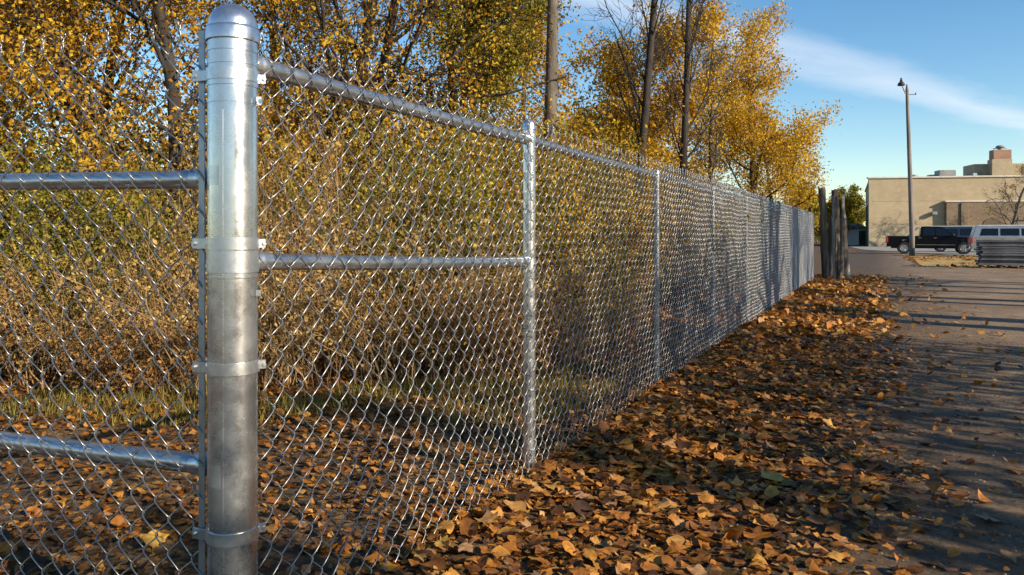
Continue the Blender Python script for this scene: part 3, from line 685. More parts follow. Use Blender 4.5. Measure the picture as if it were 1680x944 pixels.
tree('tall_tree', 'straight grey pole-like tree trunk rising behind the second fence post', at(893, 11.0), 9.5, .118, POLE, 'leaf_gold', 900, (.05, .09), 1, 'bark_grey', (.012, 0), TG)
tree('bare_tree', 'dark leaning bare tree, left of two slender trunks beyond the fence', at(1028, 12.7), 8.5, .085, BARE, None, 0, (.05, .08), 2, 'bark_dark', (.075, 0), TG)
tree('bare_tree', 'dark slender bare tree, right of two trunks against the blue sky', at(1108, 15.0), 9.0, .085, BARE, 'leaf_gold', 500, (.05, .08), 5, 'bark_dark', (.062, 0), TG)
tree('autumn_tree', 'dark twin-stemmed tree with brown gold leaves behind the top rail', at(578, 10.5), 8.0, .11, OPEN, 'leaf_gold', 9500, (.05, .10), 4, 'bark_dark', (.0, 0), TG)
tree('autumn_tree', 'dark tree stem with sparse leaves close beside the twin-stemmed tree', at(606, 11.0), 7.5, .10, OPEN, 'leaf_gold', 5000, (.05, .09), 14, 'bark_dark', (.03, 0), TG)
tree('autumn_tree', 'rounded olive and gold tree right of the twin dark stems', at(745, 13.5), 6.0, .09, OPEN, 'leaf_olive', 15000, (.06, .11), 6, 'bark', (0, 0), TG, .3)
tree('autumn_tree', 'bright golden tree between the grey pole trunk and bare trees', at(980, 17.5), 5.5, .10, OPEN, 'leaf_yellow', 14000, (.07, .12), 7, 'bark', (0, 0), TG, .33)
tree('autumn_tree', 'yellow tree at the far right end of the thicket against the sky', at(1235, 23.5), 6.9, .11, OPEN, 'leaf_yellow', 13000, (.08, .13), 8, 'bark', (.02, 0), TG, .32)
tree('autumn_tree', 'low yellow tree above the far end of the fence', at(1275, 27), 5.2, .09, OPEN, 'leaf_yellow', 7000, (.08, .13), 9, 'bark', (0, 0), TG, .3)
tree('autumn_tree', 'golden tree in the upper left corner above the left panel', at(120, 9.5), 6.5, .09, OPEN, 'leaf_gold', 15000, (.05, .10), 10, 'bark', (0, 0), TG, .26)
tree('autumn_tree', 'dark-trunked tree directly behind the corner post cap', at(292, 8.8), 7.0, .10, OPEN, 'leaf_gold', 9500, (.05, .09), 11, 'bark_dark', (.0, 0), TG, .24)
tree('autumn_tree', 'golden brown tree filling the gap left of the pole trunk', at(470, 14.5), 7.5, .10, OPEN, 'leaf_gold', 14000, (.06, .11), 12, 'bark', (0, 0), TG, .3)
tree('autumn_tree', 'olive gold tree behind the left panel at the photo edge', at(-60, 11.5), 6.8, .10, OPEN, 'leaf_gold', 13000, (.06, .11), 13, 'bark', (0, 0), TG, .3)
tree('autumn_tree', 'thin twiggy tree with few leaves left of the far yellow tree', at(1165, 20), 6.8, .08, BARE, 'leaf_yellow', 1300, (.07, .12), 15, 'bark', (.02, 0), TG, .3)
tree('autumn_tree', 'pale gold tree deep in the wood behind the bare trunks', at(1085, 23), 4.6, .10, OPEN, 'leaf_gold', 9000, (.09, .14), 16, 'bark', (0, 0), TG, .35)
tree('autumn_tree', 'brown gold tree deep in the wood behind the second post', at(850, 21), 7.2, .11, OPEN, 'leaf_gold', 11000, (.09, .14), 17, 'bark', (0, 0), TG, .35)

def shrub_mesh(kind, seed):
    rr = np.random.RandomState(seed); st = MB(); segs = []; pts = []
    H, ns, spread, nl, ls, wig = dict(tan=(2.3, 150, .55, 3800, (.02, .05), .16), gold=(2.7, 55, .6, 6500, (.035, .07), .12), olive=(2.5, 60, .6, 7000, (.03, .06), .12), russet=(1.1, 70, .5, 3800, (.025, .055), .2), low=(1.6, 130, .6, 3600, (.02, .045), .2))[kind]
    for _ in range(ns):
        a = rr.uniform(0, 6.28); q = spread * math.sqrt(rr.uniform()); p = np.array([q * math.cos(a), q * math.sin(a), -.05]); h = H * rr.uniform(.45, 1.0)
        d = np.array([math.cos(a) * .22 * rr.uniform(.2, 1.3), math.sin(a) * .22 * rr.uniform(.2, 1.3), 1.0]); n = 9; r = rr.uniform(.004, .0075)
        for i in range(n):
            d = d + rr.normal(0, wig, 3) * np.array([1, 1, .3]); d /= np.linalg.norm(d); e = p + d * h / n; r1 = r * .88
            segs.append((*p, *e, r, r1))
            if i >= 2:
                pts.append(e)
                if rr.uniform() < .85:
                    sd = d + rr.normal(0, .75, 3); sd /= np.linalg.norm(sd); b = e; rb = r1 * .6
                    for _k in range(3):
                        sd = sd + rr.normal(0, .28, 3); sd /= np.linalg.norm(sd); c = b + sd * rr.uniform(.05, .12); segs.append((*b, *c, rb, rb * .75)); b = c; rb *= .75; pts.append(c)
            p = e; r = r1
    v, f = tubes(segs, 3); st.add(v, f)
    T = np.array(pts); P = T[rr.randint(0, len(T), nl)] + rr.normal(0, .05, (nl, 3)); P = P[P[:, 2] > .05]
    n = len(P); cl = vnoise(P[:, 0] * 2, P[:, 2] * 2 + P[:, 1], 2.2, seed); col = np.clip(rr.uniform(0, 1, n) * .8 + .1 + cl * .25, 0, 1)
    lf = MB(); lf.add(*leaf_cards(P, rr.uniform(*ls, n), rr, col=col))
    tw = 'twig' if kind in ('tan', 'low') else 'twig_brown'; lm = dict(tan='leaf_tan', gold='leaf_gold', olive='leaf_olive', russet='leaf_russet', low='leaf_tan')[kind]
    return st.mesh('stems', M[tw]), lf.mesh('foliage', M[lm])
SH = {}
for kind in ('tan', 'gold', 'olive', 'russet', 'low'): SH[kind] = [shrub_mesh(kind, 200 + len(SH) * 10 + q) for q in range(2)]
SHL = dict(tan=('tan dry-stemmed shrub in the thicket behind the fence', 'tan shrubs in the thicket'), gold=('golden-leaved shrub in the thicket behind the fence', 'golden shrubs in the thicket'),
           olive=('olive-green leafy shrub in the thicket behind the fence', 'olive shrubs in the thicket'), russet=('low russet shrub at the foot of the thicket', 'russet shrubs at the foot of the thicket'),
           low=('short straw-coloured dry shrub at the front of the thicket', 'short dry shrubs at the front of the thicket'))
shr = np.random.RandomState(77)
def shrub(kind, x, y, s=1.0):
    lb, gp = SHL[kind]; d_ = perp(x, y); pl = 'left of the corner post' if (x / y) < -.36 else ('between corner post and second post' if x / y < .022 else ('beyond the second post' if y < 13 else 'along the far bays'))
    lb = lb.replace('in the thicket behind the fence', 'in the thicket').replace('at the foot of the thicket', 'at the thicket foot').replace('at the front of the thicket', 'fronting the thicket') + ' ' + pl
    t = thing('shrub', lb, 'shrub', (x, y, float(ground_h(x, y)) - .02), gp, shr.uniform(0, 6.28))
    t.scale = (s * shr.uniform(.9, 1.15), s * shr.uniform(.9, 1.15), s)
    a, b = SH[kind][shr.randint(2)]; obj('stems', a, t); obj('foliage', b, t)
for k, x, y, s in [('russet', -4.7, 6.4, 1.0), ('low', -3.9, 6.5, .9), ('low', -3.1, 6.6, 1.0), ('low', -2.3, 6.5, 1.05), ('low', -1.5, 6.8, 1.0), ('low', -.8, 6.9, 1.1), ('russet', -.2, 6.7, .9), ('low', .35, 7.4, .9), ('russet', -2.9, 6.0, .7),
                   ('olive', -5.2, 7.4, 1.0), ('olive', -4.3, 7.5, .95), ('olive', -3.7, 7.2, .85), ('olive', -3.5, 7.6, .9), ('tan', -2.7, 7.5, 1.0), ('tan', -1.9, 7.7, 1.05), ('olive', -1.2, 7.8, 1.0), ('olive', -.5, 8.0, .95), ('gold', .1, 8.3, .9), ('olive', .7, 8.6, .9),
                   ('gold', -6.2, 8.6, 1.2), ('olive', -5.1, 8.8, 1.15), ('gold', -4.0, 8.9, 1.2), ('tan', -3.1, 8.9, 1.35), ('tan', -2.2, 9.0, 1.3), ('olive', -1.3, 9.2, 1.2), ('olive', -.4, 9.4, 1.15), ('olive', .4, 9.8, 1.1), ('gold', 1.0, 10.0, 1.0),
                   ('olive', -6.8, 10.4, 1.4), ('gold', -5.4, 10.8, 1.4), ('tan', -4.0, 10.9, 1.5), ('gold', -2.6, 11, 1.4), ('olive', -1.2, 11.2, 1.35), ('gold', .2, 11.6, 1.3), ('olive', 1.4, 11.8, 1.1)]:
    shrub(k, x, y, s)
for y in np.arange(9.0, 24, 1.15):
    shrub(['tan', 'gold', 'olive', 'low', 'gold'][int(y * 7) % 5], fence_x(y) - shr.uniform(1.5, 2.1) * FL, y, shr.uniform(.75, 1.0))
    shrub(['gold', 'tan', 'gold', 'olive'][int(y * 5) % 4], fence_x(y) - shr.uniform(2.8, 3.6) * FL, y + .5, shr.uniform(1.0, 1.3))
    shrub(['gold', 'olive', 'gold'][int(y * 3) % 3], fence_x(y) - shr.uniform(4.6, 6) * FL, y + .9, shr.uniform(1.3, 1.6))
# tufts of grass at the thicket's foot
n = 9000; x = shr.uniform(-3.6, 1.2, n); y = shr.uniform(5.0, 7.2, n); k = (perp(x, y) < -.25) & (vnoise(x, y, 2.2, 50) > -.1); x, y = x[k], y[k]; n = len(x)
h = shr.uniform(.04, .13, n); a = shr.uniform(0, 6.28, n); g = ground_h(x, y); w_ = .004
V = np.stack([np.stack([x - w_ * np.sin(a), y + w_ * np.cos(a), g], 1), np.stack([x + w_ * np.sin(a), y - w_ * np.cos(a), g], 1), np.stack([x + h * .5 * np.cos(a), y + h * .5 * np.sin(a), g + h], 1)], 1).reshape(-1, 3)
tag(MB().add(V, np.arange(3 * n).reshape(-1, 3), shr.uniform(0, 1, n)).build('grass', M['grass']), 'thin yellow-green grass at the foot of the thicket', 'grass', kind='stuff')

# trees across the lane, outside the frame to the right: they cast the bands of shade over lane and fence
def lane_pt(s, r): return (.8 * r + .6 * s, -.6 * r + .8 * s, 0)
ST = dict(OPEN, kids=[14, 6, 4], start=[.55, .15, .1, .1])
OG = 'trees across the lane'
def shade_trunk(s, r, rad, H, seed, label):
    tree('lane_tree', label, lane_pt(s, r), H, rad, ST, 'leaf_gold', 500, (.06, .1), seed, 'bark', (0, 0), OG)
LT = 'trunk across the lane, outside the picture, whose long shadow crosses the asphalt'
for k, (s, r, rad) in enumerate([(12.25, 6.5, .30), (13.35, 7, .42), (16.0, 6.5, .22), (17.7, 7, .36), (19.4, 6.6, .22), (21.0, 7, .30), (23.2, 6.5, .26), (24.6, 7, .3)]):
    shade_trunk(s, r, rad, 7.5, 300 + k, LT)
def shade_hedge(name, s0, s1, r, H, label, seed, hv=.5, n=7500):  # unseen foliage added as a shadow caster; height and density shape the shade
    rr = np.random.RandomState(seed); t = thing(name, label, 'shade_hedge', lane_pt((s0 + s1) / 2, r))
    s = rr.uniform(s0, s1, n); top = H + hv * vnoise(s, s * 0, 1.6, seed) + .25 * vnoise(s, s * 0, 6, seed + 1); edge = np.clip(np.minimum(s - s0, s1 - s) / .15, .6, 1)
    z = rr.uniform(0, 1, n) ** .8 * top * edge; rad = r + rr.normal(0, .45, n)
    P = np.stack([.8 * rad + .6 * s, -.6 * rad + .8 * s, z], 1) - np.array(t.location)
    v, f, a = leaf_cards(P, rr.uniform(.09, .17, n), rr); obj('foliage', MB().add(v, f, a).mesh('foliage', M['leaf_gold']), t)  # gold leaves chosen to warm the light passed into the shade
    sg = []
    for q in np.arange(s0 + .2, s1, .35):
        b = np.array(lane_pt(q, r)) - np.array(t.location); p = b
        for _ in range(6): e = p + np.array([*rr.normal(0, .12, 2), H / 6.5]); sg.append((*p, *e, .035, .03)); p = e
    v, f = tubes(sg, 5); obj('stems', MB().add(v, f).mesh('stems', M['bark']), t)
shade_hedge('shade_hedge', 5.3, 10.2, 6.2, 4.9, 'unseen golden leaf screen added across the lane to shade the near lane', 401)
shade_hedge('shade_shrub', 3.3, 4.05, 6.2, 4.7, 'unseen narrow golden leaf screen added across the lane to shade a strip of it', 403, .3, 2000)
shade_hedge('shade_shrub', 4.05, 5.3, 6.6, 5.3, 'unseen thin leaf screen added across the lane to dapple it with shade', 404, .6, 1500)
shade_hedge('shade_hedge', -2.5, 2.0, 6.2, 3.9, 'unseen golden leaf screen added behind the viewer to shade the nearest ground', 402, .3, 12000)

# ------------------------------------------------------------------ weathered posts at the far end of the fence
M['grey_wood'] = surf('weathered_wood', (.06, .048, .038), (.21, .17, .13), 9, .9, bump=.8, stretch=(1, 1, .07), dist=.02)
M['pale_wood'] = surf('pale_weathered_wood', (.18, .165, .135), (.38, .35, .29), 9, .9, bump=.8, stretch=(1, 1, .07), dist=.02)
PG = 'weathered posts at the end of the fence'
def wood_post(x, y, h, w, lean, label, mat='grey_wood', seed=0, flat=False):
    rr = np.random.RandomState(seed); n = 9; z = np.linspace(-.1, h, n); k = z / h
    P = np.stack([lean * k + rr.normal(0, .006, n), rr.normal(0, .006, n) + .03 * k, z], 1); r = w / 2 * (1 - .12 * k) * rr.uniform(.93, 1.07, n)
    mb_ = MB().tube(P, r, 9)
    if flat: mb_.v[0][:, 1] = P[0, 1] + (mb_.v[0][:, 1] - P[0, 1]) * .35
    mb_.v[0] += rr.normal(0, .004, mb_.v[0].shape); top = mb_.v[0][:, 2] > h - .02; mb_.v[0][top, 2] += rr.uniform(-.04, .04, top.sum())
    o = obj('wooden_post', mb_.mesh('wooden_post', M[mat]), None, (x, y, 0)); smooth_by_angle(o, 50); tag(o, label, 'post', PG)
wood_post(8.52, 21.0, 2.52, .20, -.10, 'thick dark wooden post, leftmost tall one at the fence end', seed=1)
wood_post(8.93, 21.2, 2.50, .20, -.06, 'thick dark wooden post with square top, right of the middle boards', seed=2)
wood_post(8.70, 20.9, 2.30, .08, -.02, 'thin splintered board standing between the two thick posts', 'pale_wood', 3, True)
wood_post(8.80, 21.05, 2.28, .08, .02, 'narrow brown board beside the splintered one', 'grey_wood', 4, True)
wood_post(8.66, 21.2, 1.75, .13, .10, 'short crooked dark post behind the boards', seed=5)
wood_post(9.12, 20.95, 2.32, .10, -.16, 'pale grey leaning board, rightmost of the wooden posts', 'pale_wood', 6, True)
wood_post(8.84, 20.8, 1.85, .10, .05, 'short grey slab leaning against the front of the posts', 'grey_wood', 7, True)
wood_post(9.02, 20.85, 1.70, .09, -.05, 'short dark slat in front of the square-topped post', 'grey_wood', 8, True)
wood_post(8.30, 21.5, 2.05, .08, 0, 'thin dark stake just behind the last fence post', 'grey_wood', 9)

# ------------------------------------------------------------------ vehicles
M['black_paint'] = plain('black_car_paint', (.005, .006, .009), .3, 0, .14)
M['navy_paint'] = plain('dark_blue_car_paint', (.03, .04, .065), .28)
M['white_paint'] = plain('white_car_paint', (.72, .72, .70), .35)
M['silver_paint'] = plain('silver_car_paint', (.38, .38, .38), .3, .5)
M['red_paint'] = plain('red_car_paint', (.35, .03, .03), .3)
M['glass'] = plain('dark_window_glass', (.008, .011, .014), .06, 0, .4)
M['rubber'] = plain('tyre_rubber', (.018, .018, .018), .85)
M['rim'] = plain('wheel_rim', (.6, .6, .6), .3, .8)
M['chrome'] = plain('chrome', (.7, .7, .7), .15, 1)
M['tail'] = plain('red_lamp_lens', (.55, .02, .015), .2)
M['head'] = plain('clear_lamp_lens', (.65, .65, .6), .12)
M['trim'] = plain('black_trim', (.02, .02, .02), .6)
def arch(cx, z0, r, n=9): return [(cx + r * math.cos(t), z0 + r * math.sin(t)) for t in np.linspace(math.pi, 0, n)]
def vehicle(name, label, cat, loc, rz, paint, L, Wd, lower, cab, windows, wheels, tr, roof=None, bed=None, group=None, tail_x=None):
    """lower/cab: side profiles (x forward, z up); windows: side-glass polygons"""
    t = thing(name, label, cat, loc, group, rz)
    def put(mb_, nm, mat, par=t, ang=30): o = obj(nm, mb_.mesh(nm, mat), par); smooth_by_angle(o, ang); return o
    hw = Wd / 2
    put(MB().prism(lower, -hw, hw, .05), 'body', paint)
    put(MB().box((0, 0, .62), (L * .9, Wd * .80, .52)), 'underbody', M['trim'])
    zc0, zc1 = min(z for _, z in cab), max(z for _, z in cab)
    put(MB().prism(cab, -hw + .05, hw - .05, .04, (zc0, zc1, .16)), 'cab', paint)
    if roof:
        put(MB().prism(roof, -hw + .23, hw - .23, .03), 'roof', M['white_paint'])
    def side_y(z): return hw - .05 - .16 * (z - zc0) / (zc1 - zc0) + .006
    for w_ in windows:
        for sg in (-1, 1):
            pts = [(x, sg * side_y(z), z) for x, z in w_]; inn = [(x, sg * (side_y(z) - .02), z) for x, z in w_]; n_ = len(pts)
            m_ = MB().add(pts + inn, [list(range(n_))]); m_.f.append(np.array([[i_, (i_ + 1) % n_, n_ + (i_ + 1) % n_, n_ + i_] for i_ in range(n_)])); m_.a.append(np.full(n_, .5))
            put(m_, 'side_window', M['glass'])
    # windscreen and rear glass follow the cab ends
    xs = sorted(cab); fr = [p_ for p_ in cab]
    f0 = max(cab, key=lambda p_: p_[0]); top_f = max((p_ for p_ in cab if p_[1] > zc1 - .05), key=lambda p_: p_[0])
    r0 = min(cab, key=lambda p_: p_[0]); top_r = min((p_ for p_ in cab if p_[1] > zc1 - .05), key=lambda p_: p_[0])
    for nm, a, b, sg in (('windscreen', f0, top_f, 1), ('rear_window', r0, top_r, -1)):
        if abs(a[1] - b[1]) < .2: continue
        q = lambda f_: (a[0] + (b[0] - a[0]) * f_ + sg * .012, a[1] + (b[1] - a[1]) * f_ + .006)
        (x0, z0), (x1, z1) = q(.08), q(.9); y0, y1 = side_y(z0) - .08, side_y(z1) - .08
        m_ = MB().add([(x0, -y0, z0), (x0, y0, z0), (x1, y1, z1), (x1, -y1, z1), (x0 - sg * .02, -y0, z0 - .01), (x0 - sg * .02, y0, z0 - .01), (x1 - sg * .02, y1, z1 - .01), (x1 - sg * .02, -y1, z1 - .01)], [[0, 1, 2, 3], [0, 4, 5, 1], [1, 5, 6, 2], [2, 6, 7, 3], [3, 7, 4, 0]])
        put(m_, nm, M['glass'])
    for wx in wheels:
        for sg in (-1, 1):
            y0 = sg * (hw - .13)
            wl = put(MB().lathe([(tr * .62, -.11), (tr * .93, -.115), (tr, -.07), (tr, .07), (tr * .93, .115), (tr * .62, .11)], (wx, y0, tr), 24, 'y'), 'wheel', M['rubber'])
            rm = MB().lathe([(.02, .06), (tr * .25, .075), (tr * .3, .05), (tr * .55, .055), (tr * .63, .1), (tr * .63, -.1)], (0, 0, 0), 20, 'y')
            if sg < 0: rm.v = [v * np.array([1, -1, 1]) for v in rm.v]
            for k_ in range(5):
                an = k_ * 2 * math.pi / 5; rm.tube([(math.cos(an) * tr * .2, sg * .085, math.sin(an) * tr * .2), (math.cos(an) * tr * .58, sg * .09, math.sin(an) * tr * .58)], .03, 5)
            rm.v = [v + np.array([wx, y0, tr]) for v in rm.v]; put(rm, 'rim', M['rim'], wl)
    xf = max(x for x, _ in lower); xr = min(x for x, _ in lower); zb_ = .52
    put(MB().box((xf + .03, 0, zb_), (.14, Wd * .96, .2), 0, .04), 'front_bumper', M['trim'])
    put(MB().box((xr - .03, 0, zb_), (.14, Wd * .96, .2), 0, .04), 'rear_bumper', M['chrome'])
    zl = max(z for x, z in lower if x < xr + .3) - .22
    for sg in (-1, 1):
        put(MB().box((xr + .035, sg * (hw - .09), zl), (.12, .20, .34), 0, .02), 'tail_light', M['tail'])
        put(MB().box((xf - .05, sg * (hw - .16), .82), (.14, .3, .16), 0, .02), 'headlight', M['head'])
        mx_ = f0[0] - .25
        put(MB().box((mx_, sg * (hw + .08), f0[1] + .12), (.10, .20, .15), 0, .03), 'mirror', M['trim'])
    for dx in (f0[0] - 1.25, f0[0] - 2.15)[:2]:
        for sg in (-1, 1):
            put(MB().box((dx, sg * (hw + .006), f0[1] - .08), (.17, .025, .035), 0, .008), 'door_handle', M['chrome'])
    for sg in (-1, 1): put(MB().box((0.1, sg * (hw + .004), .60), (L * .40, .02, .03), 0, .005), 'side_trim', M['chrome'])
    return t
# pickup: front towards +x
lw = [(-2.72, .48)] + arch(-1.72, .48, .46) + [(-1.2, .42), (1.2, .42)] + arch(1.72, .48, .46) + [(2.66, .46), (2.74, .62), (2.70, .95), (2.45, 1.06), (1.25, 1.14), (-.72, 1.16), (-2.70, 1.14), (-2.76, .9)]
cb_ = [(-.78, 1.15), (1.35, 1.13), (.55, 1.74), (.35, 1.79), (-.62, 1.80), (-.72, 1.77)]
pk = vehicle('pickup_truck', 'black crew cab pickup truck parked behind the lamp pole', 'pickup truck', (27.75, 51.0, .02), R(-25), M['black_paint'], 5.5, 1.95, lw, cb_,
        [[(-.62, 1.2), (.05, 1.2), (.05, 1.70), (-.58, 1.71)], [(.12, 1.2), (1.08, 1.19), (.52, 1.68), (.12, 1.70)]], (-1.72, 1.72), .385)
for sg in (-1, 1): o = obj('roll_bar', MB().tube([(-1.55, sg * .8, 1.15), (-.9, sg * .72, 1.70), (-.8, sg * .7, 1.72)], .035, 8).mesh('roll_bar', M['chrome'], True), pk)
o = obj('bed_rim', MB().box((-1.76, -.93, 1.155), (1.9, .08, .05), 0, .015).box((-1.76, .93, 1.155), (1.9, .08, .05), 0, .015).mesh('bed_rim', M['trim']), pk)
VG = 'vehicles parked by the building'
def van(name, label, loc, rz, paint, roof, L, Ht, nwin, tag_cat):
    h = L / 2
    lw_ = [(-h, .45)] + arch(-h + 1.0, .45, .40) + [(-.6, .38), (.6, .38)] + arch(h - .95, .45, .40) + [(h - .02, .45), (h + .02, .7), (h - .05, .92), (h - .3, 1.03), (h - 1.1, 1.12), (-h + .05, 1.14), (-h - .02, .9)]
    cb2 = [(-h + .04, 1.12), (h - 1.15, 1.10), (h - 1.95, Ht - .08), (h - 2.2, Ht), (-h + .35, Ht), (-h + .2, Ht - .05)]
    x0, x1 = -h + .35, h - 1.45; wd = (x1 - x0) / nwin; wins = []
    for q in range(nwin):
        a, b = x0 + q * wd + .05, x0 + (q + 1) * wd - .05
        tb = min(b, h - 2.1) if q == nwin - 1 else b
        wins.append([(a, 1.2), (b, 1.2), (tb, Ht - .16), (a + (.12 if q == 0 else 0), Ht - .16)])
    rf = [(-h + .3, Ht - .005), (h - 2.15, Ht - .005), (h - 2.3, Ht + .045), (-h + .45, Ht + .045)] if roof else None
    return vehicle(name, label, tag_cat, loc, rz, paint, L, 1.9, lw_, cb2, wins, (-h + 1.0, h - .95), .36, rf, group=VG)
van('parked_van', 'dark van with white roof partly hidden behind the pickup hood', (33.2, 56.5, .02), R(-25), M['navy_paint'], True, 5.4, 1.86, 4, 'van')
van('parked_car', 'silver estate car with white roof and red tail lamp parked above the board stack', (28.6, 43.6, .02), R(-26), M['silver_paint'], True, 4.8, 1.76, 3, 'car')
van('parked_car', 'red-tailed white car at the right edge behind the board stack', (38.3, 55.0, .02), R(-27), M['white_paint'], True, 4.6, 1.78, 3, 'car')

# stack of weathered boards at the right edge
M['board'] = surf('blue_grey_board', (.06, .065, .075), (.17, .175, .19), 5, .75, bump=.6, stretch=(.12, 1, 1), dist=.02, c3=(.30, .30, .30))
board_me = [MB().box((0, 0, 0), (5.2, .19, .075), 0, .008).mesh('board', M['board']) for _ in range(2)]
br = np.random.RandomState(5)
for lay in range(11):
    for q in range(4):
        o = obj('board', board_me[lay % 2], None, (20.15 + br.uniform(-.12, .12) * .9 + q * .235 * .42, 28.35 + br.uniform(-.12, .12) * -.42 + q * .235 * .9, .16 + lay * .088), R(-25) + br.normal(0, .006))
        o.rotation_euler[0] = br.normal(0, .015)
        tag(o, 'long blue-grey weathered board in the low stack at the right edge', 'board', 'boards in the stack')
for x in (-1.9, 0, 1.9):
    tag(obj('bearer', MB().box((0, 0, .06), (.1, 1.0, .115), 0, .01).mesh('bearer', M['grey_wood']), None, (20.3 + x * .906, 28.67 - x * .423, 0), R(-25)), 'short timber bearer under the stack of boards', 'timber', 'bearers under the boards')

# ------------------------------------------------------------------ lamp pole
M['pole_wood'] = surf('pole_wood', (.11, .095, .085), (.23, .20, .18), 8, .85, bump=.4, stretch=(1, 1, .08))
lp = thing('lamp_pole', 'tall wooden lamp pole with small arm light beside the pickup', 'lamp pole', (24.1, 46.6, 0))
obj('pole', MB().tube([(0, 0, -.2), (0, 0, 1.5), (-.12, 0, 5), (-.30, 0, 10.0), (-.31, 0, 10.35)], [.155, .15, .125, .09, .03], 14).mesh('pole', M['pole_wood'], True), lp)
obj('arm', MB().tube([(-.28, 0, 9.75), (-.42, -.02, 9.80), (-.62, -.05, 10.25), (-.66, -.06, 10.32)], .035, 8).mesh('arm', M['chrome'], True), lp)
hd = obj('lamp_head', MB().lathe([(.02, .34), (.07, .33), (.08, .22), (.16, .16), (.20, .06), (.22, 0), (.17, -.02)], (-.68, -.06, 10.26), 16).mesh('lamp_head', M['trim'], True), lp)
obj('photocell', MB().lathe([(.001, .12), (.05, .10), (.055, 0)], (-.68, -.06, 10.60), 10).mesh('photocell', M['trim'], True), hd)
obj('insulator', MB().box((.02, 0, 9.72), (.5, .04, .04), 0, .01).lathe([(.001, .1), (.035, .08), (.03, 0)], (.22, 0, 9.74), 8).mesh('insulator', M['trim']), lp)

# ------------------------------------------------------------------ building
def brick_mat(name, c, dark, mortar, sx=1.0):
    m, nt, o = new_mat(name); t = N(nt, 'ShaderNodeTexCoord'); sp = N(nt, 'ShaderNodeSeparateXYZ', {0: t.outputs['Object']})
    xy = N(nt, 'ShaderNodeMath', {0: sp.outputs[0], 1: sp.outputs[1]}, operation='ADD'); cb3 = N(nt, 'ShaderNodeCombineXYZ', {0: xy.outputs[0], 1: sp.outputs[2]})
    b = N(nt, 'ShaderNodeTexBrick', {'Vector': cb3.outputs[0], 'Color1': (*c, 1), 'Color2': (*dark, 1), 'Mortar': (*mortar, 1), 'Scale': 1.0, 'Mortar Size': .012, 'Brick Width': .42, 'Row Height': .21})
    no = N(nt, 'ShaderNodeTexNoise', {'Vector': t.outputs['Object'], 'Scale': .6, 'Detail': 8, 'Roughness': .65}); mr = N(nt, 'ShaderNodeMapRange', {0: no.outputs[0], 1: .3, 2: .7, 3: .85, 4: 1.12})
    hs = N(nt, 'ShaderNodeHueSaturation', {'Color': b.outputs[0], 'Value': mr.outputs[0]})
    bp = N(nt, 'ShaderNodeBump', {'Height': b.outputs['Fac'], 'Strength': -.3, 'Distance': .01})
    p = N(nt, 'ShaderNodeBsdfPrincipled', {'Base Color': hs.outputs[0], 'Roughness': .88, 'Normal': bp.outputs[0]}); nt.links.new(p.outputs[0], o.inputs[0]); return m
M['beige_wall'] = brick_mat('beige_block', (.40, .315, .20), (.36, .28, .175), (.33, .26, .17))
M['brown_wall'] = brick_mat('brown_brick', (.21, .145, .09), (.16, .11, .07), (.25, .19, .13))
M['dark_brown'] = brick_mat('dark_brown_brick', (.13, .085, .055), (.10, .07, .045), (.17, .13, .09))
M['tan_brick'] = brick_mat('tan_brick', (.33, .19, .12), (.27, .15, .095), (.33, .25, .18))
M['coping'] = surf('pale_coping', (.45, .42, .36), (.58, .54, .47), 2, .7, bump=.1)
M['duct'] = surf('grey_unit', (.16, .16, .16), (.30, .29, .28), 2, .6, bump=.1)
M['green_door'] = surf('dark_green_door', (.02, .03, .022), (.04, .055, .04), 2, .5, bump=.1)
bx0, by0, bh = 38.3, 83.0, 7.3
bd = thing('building', 'long beige flat-roofed block building beyond the parked pickup', 'building', (bx0, by0, 0), None, R(-10))
def bpart(mb_, nm, mat, par=bd, ang=30): o = obj(nm, mb_.mesh(nm, M[mat]), par); return smooth_by_angle(o, ang)
bpart(MB().box((30, .15, bh / 2), (60, .3, bh)), 'front_wall', 'beige_wall')
sa_ = R(-13.5); sdir = np.array([-math.sin(sa_), math.cos(sa_)]); srt = np.array([math.cos(sa_), math.sin(sa_)])
def on_side(l, n_): c = sdir * l + srt * n_; return c[0], c[1]
bpart(MB().box((*on_side(9.3, .17), bh / 2 - .25), (.3, 18, bh - .5), sa_), 'side_wall', 'beige_wall')
bpart(MB().poly([(.3, .3, bh - .4), (60, .3, bh - .4), (60, 18, bh - .4), (4.6, 18, bh - .4)]).poly([(.3, .3, bh - .5), (4.6, 18, bh - .5), (60, 18, bh - .5), (60, .3, bh - .5)]), 'roof', 'duct')
bpart(MB().box((30, .1, bh + .09), (60.3, .5, .18), 0, .03), 'coping', 'coping')
bpart(MB().box((*on_side(9.4, .15), bh - .4), (.5, 18, .2), sa_, .03), 'coping', 'coping')
for y0, wdt, hh in ((5, 2.4, 4.6), (11.5, 2.4, 4.6)):
    d_ = bpart(MB().box((*on_side(y0, -.02), hh / 2), (.1, wdt, hh), sa_, .02), 'side_door', 'green_door'); bpart(MB().box((*on_side(y0, -.04), hh + .1), (.16, wdt + .3, .2), sa_, .02), 'door_frame', 'coping', d_)
an = bpart(MB().box((28, -.3, 2.35), (41, .6, 4.7)), 'annex', 'brown_wall')
bpart(MB().box((28, -.3, 4.78), (41.3, .8, .16), 0, .02), 'coping', 'coping', an)
for x in (9.2, 14.6, 20.0): bpart(MB().box((x, -.66, 2.3), (.7, .16, 4.6), 0, .02), 'pier', 'brown_wall', an)
def archway(cx, w_, hh, y):
    pts = [(cx - w_ / 2, .02), (cx + w_ / 2, .02)] + [(cx + w_ / 2 * math.cos(t), hh + w_ / 2 * math.sin(t)) for t in np.linspace(0, math.pi, 10)]
    return MB().prism(pts, y - .06, y, .02)
